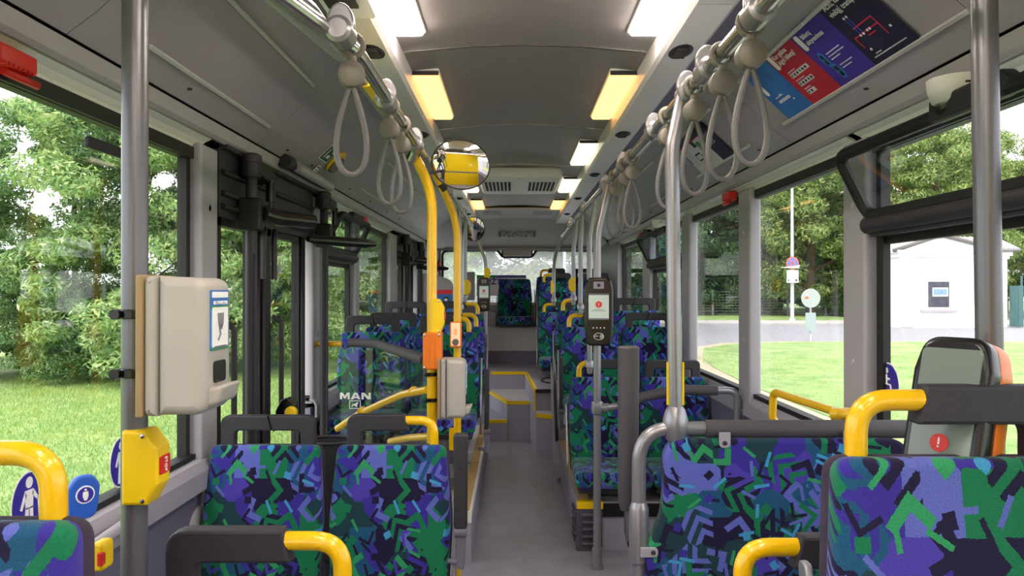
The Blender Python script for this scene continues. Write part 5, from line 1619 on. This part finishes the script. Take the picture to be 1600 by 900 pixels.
def crown(seed, h, rad, z0, nb, nl, size, dens=.5, shape='bush'):
    """leaf positions on many small clumps spread through a crown"""
    rg = np.random.default_rng(seed)
    cs = []
    for i in range(nb):
        t = rg.uniform(0, 1)
        if shape == 'bush': prof = math.sqrt(max(0, 1-(abs(t-.38)/.64)**2.2))
        else: prof = math.sqrt(max(0, 1-(abs(t-.45)/.58)**2))
        r = rad*prof*math.sqrt(rg.uniform(.1, 1))
        a = rg.uniform(0, 2*PI)
        cs.append((r*math.cos(a), r*math.sin(a), z0+(h-z0)*t))
    cs = np.array(cs)
    k = rg.integers(0, nb, nl)
    d = rg.normal(0, 1, (nl, 3)); d /= np.linalg.norm(d, axis=1, keepdims=True)
    cr = rad*dens*rg.uniform(.5, 1.1, nb)
    rr = cr[k][:, None]*rg.uniform(.35, 1.0, (nl, 1))**.5
    p = cs[k]+d*rr*np.array([1, 1, .62])
    p[:, 2] = np.maximum(p[:, 2], .05)
    nrm = d+np.array([0, 0, .7]); nrm /= np.linalg.norm(nrm, axis=1, keepdims=True)
    return p, nrm, cs

M_BARK = mat('bark', (92, 76, 58), .9, noise=.3, nscale=12)
def tree_proto(seed, h, rad, z0, nb, nl, size, m, shape, dens, trunk):
    p, nr_, cs = crown(seed, h, rad, z0, nb, nl, size, dens, shape)
    fol = quads_mesh('foliage', leaves(p, nr_, size, seed+1), m)
    mb = MB()
    rg = random.Random(seed)
    mb.tube([(0, 0, -.1), (.05*trunk, 0, h*.3), (-.1*trunk, .05, h*.6), (0, 0, h*.88)], [trunk*1.2, trunk, trunk*.6, trunk*.15], 10)
    for i in range(14 if shape == 'bush' else 20):
        c = cs[rg.randrange(len(cs))]
        zb = max(.1, min(c[2]*.6, h*.6))
        mb.tube([(0, 0, zb), (c[0]*.5, c[1]*.5, (zb+c[2])*.5+.1), tuple(c)], [trunk*.4, trunk*.25, trunk*.08], 6)
    wood = mesh_of('trunk', mb, M_BARK)
    return wood, fol
LEFT_LEAF = leaf_mat('light_green_leaf', (104, 146, 84), (156, 188, 112), (212, 222, 156))
LEFT_LEAF2 = leaf_mat('mid_green_leaf', (66, 108, 62), (112, 152, 88), (172, 196, 122))
R_LEAF = leaf_mat('park_leaf', (92, 124, 66), (136, 162, 84), (194, 200, 120))
R_LEAF2 = leaf_mat('dark_park_leaf', (44, 76, 50), (74, 108, 66), (112, 144, 84))
BP = [tree_proto(11, 6.1, 2.3, .3, 150, 60000, .062, LEFT_LEAF, 'bush', .22, .06),
      tree_proto(12, 5.9, 2.3, .2, 150, 60000, .062, LEFT_LEAF2, 'bush', .22, .06)]
TP = [tree_proto(21, 13, 4.8, 1.6, 170, 50000, .15, R_LEAF, 'tree', .24, .28),
      tree_proto(22, 13, 4.8, .8, 170, 50000, .15, R_LEAF2, 'tree', .24, .26)]
def tree(proto, x, y, s, rz, label, cat='tree', name='tree', group=None, sz=1):
    T = Thing(name, label, cat, (x, y, G), rz=rz, group=group)
    T.e.scale = (s, s, s*sz)
    a = link('trunk', proto[0], T.e); b = link('foliage', proto[1], T.e)
    return T
lt = [(-11.2, 14.2, .64, 0, 0, 'leafy light green shrub tree at the left edge with pale sky above it'), (-9.3, 15.6, 1.02, 1, 1, 'bushy green tree behind the left silver pole'),
      (-7.6, 15.2, 1.10, 2, 0, 'light green bushy tree right of the left silver pole, seen in the near window'), (-13.6, 17.0, .72, 4, 1, 'darker bush far left behind the light shrub tree'),
      (-6.9, 18.6, 1.15, 3, 1, 'dense green tree seen through the gap beside the nearer door'), (-5.6, 16.0, 1.0, 5, 0, 'light green bushy tree seen through the nearer door glass'),
      (-4.9, 20.0, 1.1, 1.5, 1, 'green tree seen under the left hinged window'), (-3.3, 21.5, 1.05, 2.5, 0, 'green tree seen through the pane past the left hinged window'),
      (-8.8, 14.4, .5, .7, 1, 'low dark bush at the foot of the left trees'), (-11.6, 13.9, .42, 2.7, 1, 'low dark bush at the left edge of the view')]
for x, y, s, rz, k, l in lt: tree(BP[k], x, y, s, rz, l, 'bush' if 'bush ' in l or 'shrub' in l else 'tree', 'bushy_tree')
rt = [(8.5, 56, 1.05, 0, 1, 'dark park tree in the narrow right pane next to the thick bent pole'), (13.5, 54, 1.0, 1, 1, 'dark park tree left of the tall lamp post'),
      (20.2, 50, .98, 2, 0, 'large light green park tree right of the tall lamp post'), (19.5, 60, 1.15, 3.3, 1, 'dark tree behind the large light green park tree'),
      (26.5, 55, 1.0, 4, 1, 'dark tree directly left of the white gatehouse'), (27.0, 47, .93, 5.2, 0, 'light green tree above the left slope of the gatehouse roof'),
      (34.0, 53, .98, .6, 0, 'green tree rising behind the gatehouse'), (37.5, 49, .72, 2.6, 1, 'small tree right of the gatehouse at the picture edge'),
      (40, 60, .85, 1.3, 0, 'tree far behind the gatehouse near the right edge'),
      (11, 68, 1.15, 2.2, 1, 'second row tree behind the narrow right pane'), (17.5, 70, 1.1, .4, 1, 'second row tree behind the tall lamp post'),
      (24.5, 68, 1.15, 5.0, 1, 'second row tree behind the big light green park tree'), (31, 70, 1.2, 1.9, 1, 'second row tree behind the left slope of the gatehouse')]
for x, y, s, rz, k, l in rt: tree(TP[k], x, y, s, rz, l)
bt = [(-4.5, 33, .75, 0, 0), (-1.2, 35, .8, 1.2, 1), (2.2, 34, .78, 2.2, 0), (5.2, 36, .8, 3.2, 1), (-7.8, 32, .75, 4.2, 1)]
bl_ = ['at the far left of the rear window', 'behind the left half of the rear window', 'behind the middle of the rear window', 'behind the right half of the rear window', 'left of the rear window behind the rear door']
for (x, y, s, rz, k), l in zip(bt, bl_): tree(TP[k], x, y, s, rz, 'pale green tree '+l)
# low undergrowth below the park trees
for x, y, s, rz, k, l in [(11.5, 54, .42, 0, 1, 'low dark shrub behind the mesh fence left of the lamp post'), (17.0, 53.5, .5, 2, 1, 'low dark shrub behind the mesh fence right of the lamp post'),
                          (22.8, 52.5, .45, 3, 1, 'low dark shrub behind the mesh fence beside the gatehouse'), (8.0, 52, .35, 3, 1, 'low shrub behind the far left end of the mesh fence')]:
    tree(BP[k], x, y, s*2.2, rz, l, 'shrub', 'shrub', sz=.8)

# ---- street furniture
WHT = mat('white_paint', (236, 236, 236), .6)
M_LAMPP = mat('galvanised_post', (196, 198, 204), .5)
b = P(1237.5, 503, 42); b.z = G+.02
T = Thing('lamp_post', 'tall pale lamp post beyond the road carrying a no stopping sign', 'lamp post', b)
T.part('post', MB().tube([b, b+Vector((0, 0, 3)), b+Vector((0, 0, 9.2))], [.11, .095, .06], 14), M_LAMPP)
T.part('base', MB().lathe([(.2, 0), (.2, .05), (.12, .2)], b, 'Z', 16), M_LAMPP)
T.part('lamp_arm', MB().tube(fillet([b+Vector((0, 0, 9.1)), b+Vector((0, 0, 9.6)), b+Vector((0, -1.4, 9.8))], .4), .04, 8).slab(rrect(0, 0, .3, .7, .1), -.06, .06, .03, M=frame2(b+Vector((0, -1.7, 9.8)), (1, 0, 0), (0, 1, 0))), M_LAMPP)
c = P(1238, 411, 41.8)
T = Thing('no_stopping_sign', 'round red and blue no stopping sign on the tall lamp post', 'sign', c)
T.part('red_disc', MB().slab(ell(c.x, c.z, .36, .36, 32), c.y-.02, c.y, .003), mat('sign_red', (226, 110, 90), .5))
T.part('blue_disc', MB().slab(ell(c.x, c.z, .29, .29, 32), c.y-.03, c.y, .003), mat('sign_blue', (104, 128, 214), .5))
xx = MB()
for a in (PI/4, -PI/4):
    xx.slab([(.31, -.035), (.31, .035), (-.31, .035), (-.31, -.035)], -.04, 0, .002, 1, M=Matrix.Translation(c) @ Matrix.Rotation(a, 4, 'Y'))
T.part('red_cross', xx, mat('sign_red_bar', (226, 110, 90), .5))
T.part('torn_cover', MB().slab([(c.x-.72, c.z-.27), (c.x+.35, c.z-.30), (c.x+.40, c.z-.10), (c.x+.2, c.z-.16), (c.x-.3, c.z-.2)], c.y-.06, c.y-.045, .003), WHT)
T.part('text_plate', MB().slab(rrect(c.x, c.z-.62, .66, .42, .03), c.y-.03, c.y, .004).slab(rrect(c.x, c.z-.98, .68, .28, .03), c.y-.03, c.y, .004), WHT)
T.part('arrow', MB().slab([(c.x-.30, c.z-.98), (c.x-.2, c.z-.92), (c.x-.2, c.z-1.04)], c.y-.04, c.y-.02, .002).slab([(c.x+.30, c.z-.98), (c.x+.15, c.z-.90), (c.x+.15, c.z-1.06)], c.y-.04, c.y-.02, .002), M_BLACKPL)
b = P(1266, 533, 25.6); b.z = G
T = Thing('round_sign_post', 'grey back of a round traffic sign on a thin post at the lawn edge', 'sign', b)
T.part('post', MB().tube([b, b+Vector((0, 0, P(0, 452, 25.6).z-G))], .035, 10), M_LAMPP)
c = P(1266, 466, 25.5)
T.part('disc', MB().slab(ell(c.x, c.z, .33, .33, 36), c.y-.03, c.y, .008), mat('sign_back', (176, 180, 184), .5))
T.part('red_label', MB().box(c.x-.20, c.x-.08, c.y-.036, c.y-.03, c.z-.02, c.z+.06), mat('label_red', (230, 110, 80), .5))
c2_ = P(1266, 503, 25.5)
T.part('plate', MB().slab(rrect(c2_.x, c2_.z, .36, .64, .03), c.y-.02, c.y, .004), mat('plate_back', (164, 176, 184), .5))

# mesh fence
T = Thing('mesh_fence', 'low dark mesh fence with slim posts in front of the park trees', 'fence', (15, 51, G))
FM = mat('fence_wire', (128, 136, 136), .6)
for i in range(9):
    x = 6+i*2.6
    if x > 27.5: break
    T.part('post', MB().box(x-.07, x+.07, 50.93, 51.07, G, G+1.85), FM)
wr = MB()
for k in range(9): wr.box(5.5, 26.8, 50.99, 51.005, G+.15+k*.19, G+.172+k*.19)
x = 5.5
while x < 26.8: wr.box(x, x+.012, 51.0, 51.01, G+.1, G+1.75); x += .22
T.part('wire_mesh', wr, FM)

# gatehouse
Yg = 36.0
gx0, gx1 = P(1400, 0, Yg).x, P(1586, 0, Yg).x
zg = lambda py: P(0, py, Yg).z
T = Thing('gatehouse', 'small white classical gatehouse with a gable and tiled roof beyond the road', 'building', ((gx0+gx1)/2, Yg, G))
xs_, xe_ = P(1404, 0, Yg).x, P(1536, 0, Yg).x
xr_ = P(1586, 0, Yg).x
wallm = mat('white_render', (240, 240, 240), .8)
T.part('wall', MB().box(xs_, xe_, Yg, Yg+4.5, G-.1, zg(402)).box(xe_, xr_, Yg+.6, Yg+4.5, G-.1, zg(396)), wallm)
xm = P(1468, 0, Yg).x
gab = [(xs_-.15, zg(392)), (xe_+.3, zg(392)), (xe_+.3, zg(388)), (xm, zg(367.5)), (xs_-.15, zg(390))]
T.part('gable', MB().slab(gab, Yg-.05, Yg+4.4, .01, 1), wallm)
cor = MB().box(xs_-.2, xe_+.3, Yg-.25, Yg+4.5, zg(395), zg(391)).box(xs_-.1, xe_+.2, Yg-.15, Yg+4.5, zg(402), zg(395)).box(xe_, xr_+.15, Yg+.4, Yg+4.5, zg(399), zg(392)).box(xe_, xr_+.05, Yg+.5, Yg+4.5, zg(404), zg(399))
cor.box(xs_, xs_+.7, Yg-.06, Yg, G, zg(402)).box(xe_, xr_-.6, Yg+.55, Yg+.6, zg(425), zg(422))
T.part('cornice', cor, wallm)
M_TILE = mat('roof_tiles', (176, 172, 180), .7, noise=.1, nscale=5)
rf = MB()
for k in range(9):
    for j in range(6):
        xa_ = xe_-.3+(xr_-xe_+.7)/9*k; wv = (xr_-xe_+.7)/9
        y_a = Yg+.2+j*.3; z_a = zg(390)+j*.115
        rf.tube([(xa_+wv/2, y_a, z_a), (xa_+wv/2, y_a+.32, z_a+.13)], [.11, .09], 8)
rf.box(xe_-.3, xr_+.4, Yg+.25, Yg+2.1, zg(391), zg(390))
rf.add([(xe_-2.6, Yg+.3, zg(391)), (xr_+.4, Yg+.3, zg(391)), (xr_+.2, Yg+2.0, zg(366)), (xe_-2.6, Yg+2.0, zg(366)), (xr_+.4, Yg+4, zg(391)), (xe_-2.6, Yg+4, zg(391))], [(0, 1, 2, 3), (3, 2, 4, 5), (1, 4, 2)], False)
T.part('tiled_roof', rf, M_TILE)
ed = MB()
e1, e2, e3 = Vector((xs_-.35, Yg-.15, zg(392))), Vector((xm, Yg-.15, zg(367))), Vector((xe_+.6, Yg-.15, zg(390)))
ed.tube([e1, e2], .10, 6); ed.tube([e2, e3], .10, 6)
ed.tube([(xe_, Yg+.25, zg(391)), (xr_+.4, Yg+.25, zg(391))], .06, 6)
T.part('roof_edge', ed, mat('grey_edging', (120, 112, 112), .7))
wx = P(1465, 0, Yg).x
fr_ = MB()
w2, h2 = .52, .62
wz = zg(460)
fr_.box(wx-w2-.08, wx+w2+.08, Yg-.06, Yg-.01, wz+h2, wz+h2+.06).box(wx-w2-.08, wx-w2, Yg-.06, Yg-.01, wz-h2, wz+h2).box(wx+w2, wx+w2+.08, Yg-.06, Yg-.01, wz-h2, wz+h2)
fr_.box(wx-.85, wx+.85, Yg-.03, Yg, zg(424), zg(422)).box(wx-.85, wx+.85, Yg-.03, Yg, zg(427.5), zg(426.5))
T.part('window_surround', fr_, wallm)
wd = T.part('window', MB().box(wx-w2, wx+w2, Yg-.03, Yg-.01, wz-h2, wz+h2), mat('dark_window', (70, 68, 84), .3, noise=.3, nscale=5))
T.part('notice', MB().box(wx-w2+.22, wx+w2-.06, Yg-.06, Yg-.03, wz-.10, wz+.33), M_STW, parent=wd)
T.part('notice_picture', MB().box(wx-w2+.28, wx+w2-.12, Yg-.07, Yg-.06, wz-.02, wz+.27), mat('sky_picture', (130, 160, 205), .5, noise=.3, nscale=8), parent=wd)
T.part('window_sill', MB().box(wx-.88, wx+.88, Yg-.15, Yg, zg(487.5), zg(484)), mat('sill_grey', (176, 166, 172), .7))
T.text('printed_text', 'oslo g. 3', .22, frame((P(1569, 0, Yg+.6).x, Yg+.595, zg(411.5)), (1, 0, 0), (0, 0, 1)), mat('faded_blue', (150, 160, 205), .6)) if 0 else None
gp = P(1589, 0, Yg).x
single('green_gate_post', MB().slab(rrect(0, 1.0, .3, 2.0, .02), -.3, .3, .02).box(-.1, -.05, -.32, -.3, .1, 1.9).tube([(.25, 0, 0), (.25, 0, 2.5)], .05, 8), mat('gate_green', (70, 108, 108), .5), 'dark green gate post at the right corner of the gatehouse', 'gate post', (gp+.15, Yg+.3, G))
# pale building glimpsed behind the fence
T = Thing('pale_building', 'pale house glimpsed between the trees above the mesh fence', 'building', (17, 75, G))
T.part('wall', MB().box(14.5, 20.5, 75, 80, G, 4.0), mat('cream_wall', (230, 220, 205), .8))
T.part('roof', MB().add([(14, 74.6, 4), (21, 74.6, 4), (21, 80.4, 4), (14, 80.4, 4), (14, 77.5, 5.6), (21, 77.5, 5.6)], [(0, 1, 5, 4), (2, 3, 4, 5), (0, 4, 3), (1, 2, 5)], False), M_TILE)
for x in (15.4, 17.3, 19.2): T.part('window', MB().box(x, x+.8, 74.95, 75, 1.0, 2.3), M_DPANEL)
for i, x in enumerate((-1.65, 2.9)):
    b = P([756, 882][i], 450, 24); b.z = G
    single('slim_post', MB().tube([(0, 0, 0), (0, 0, 6.5)], .05, 8), M_LAMPP, 'slim pale post seen through the %s part of the rear window' % ['left', 'right'][i], 'post', b)
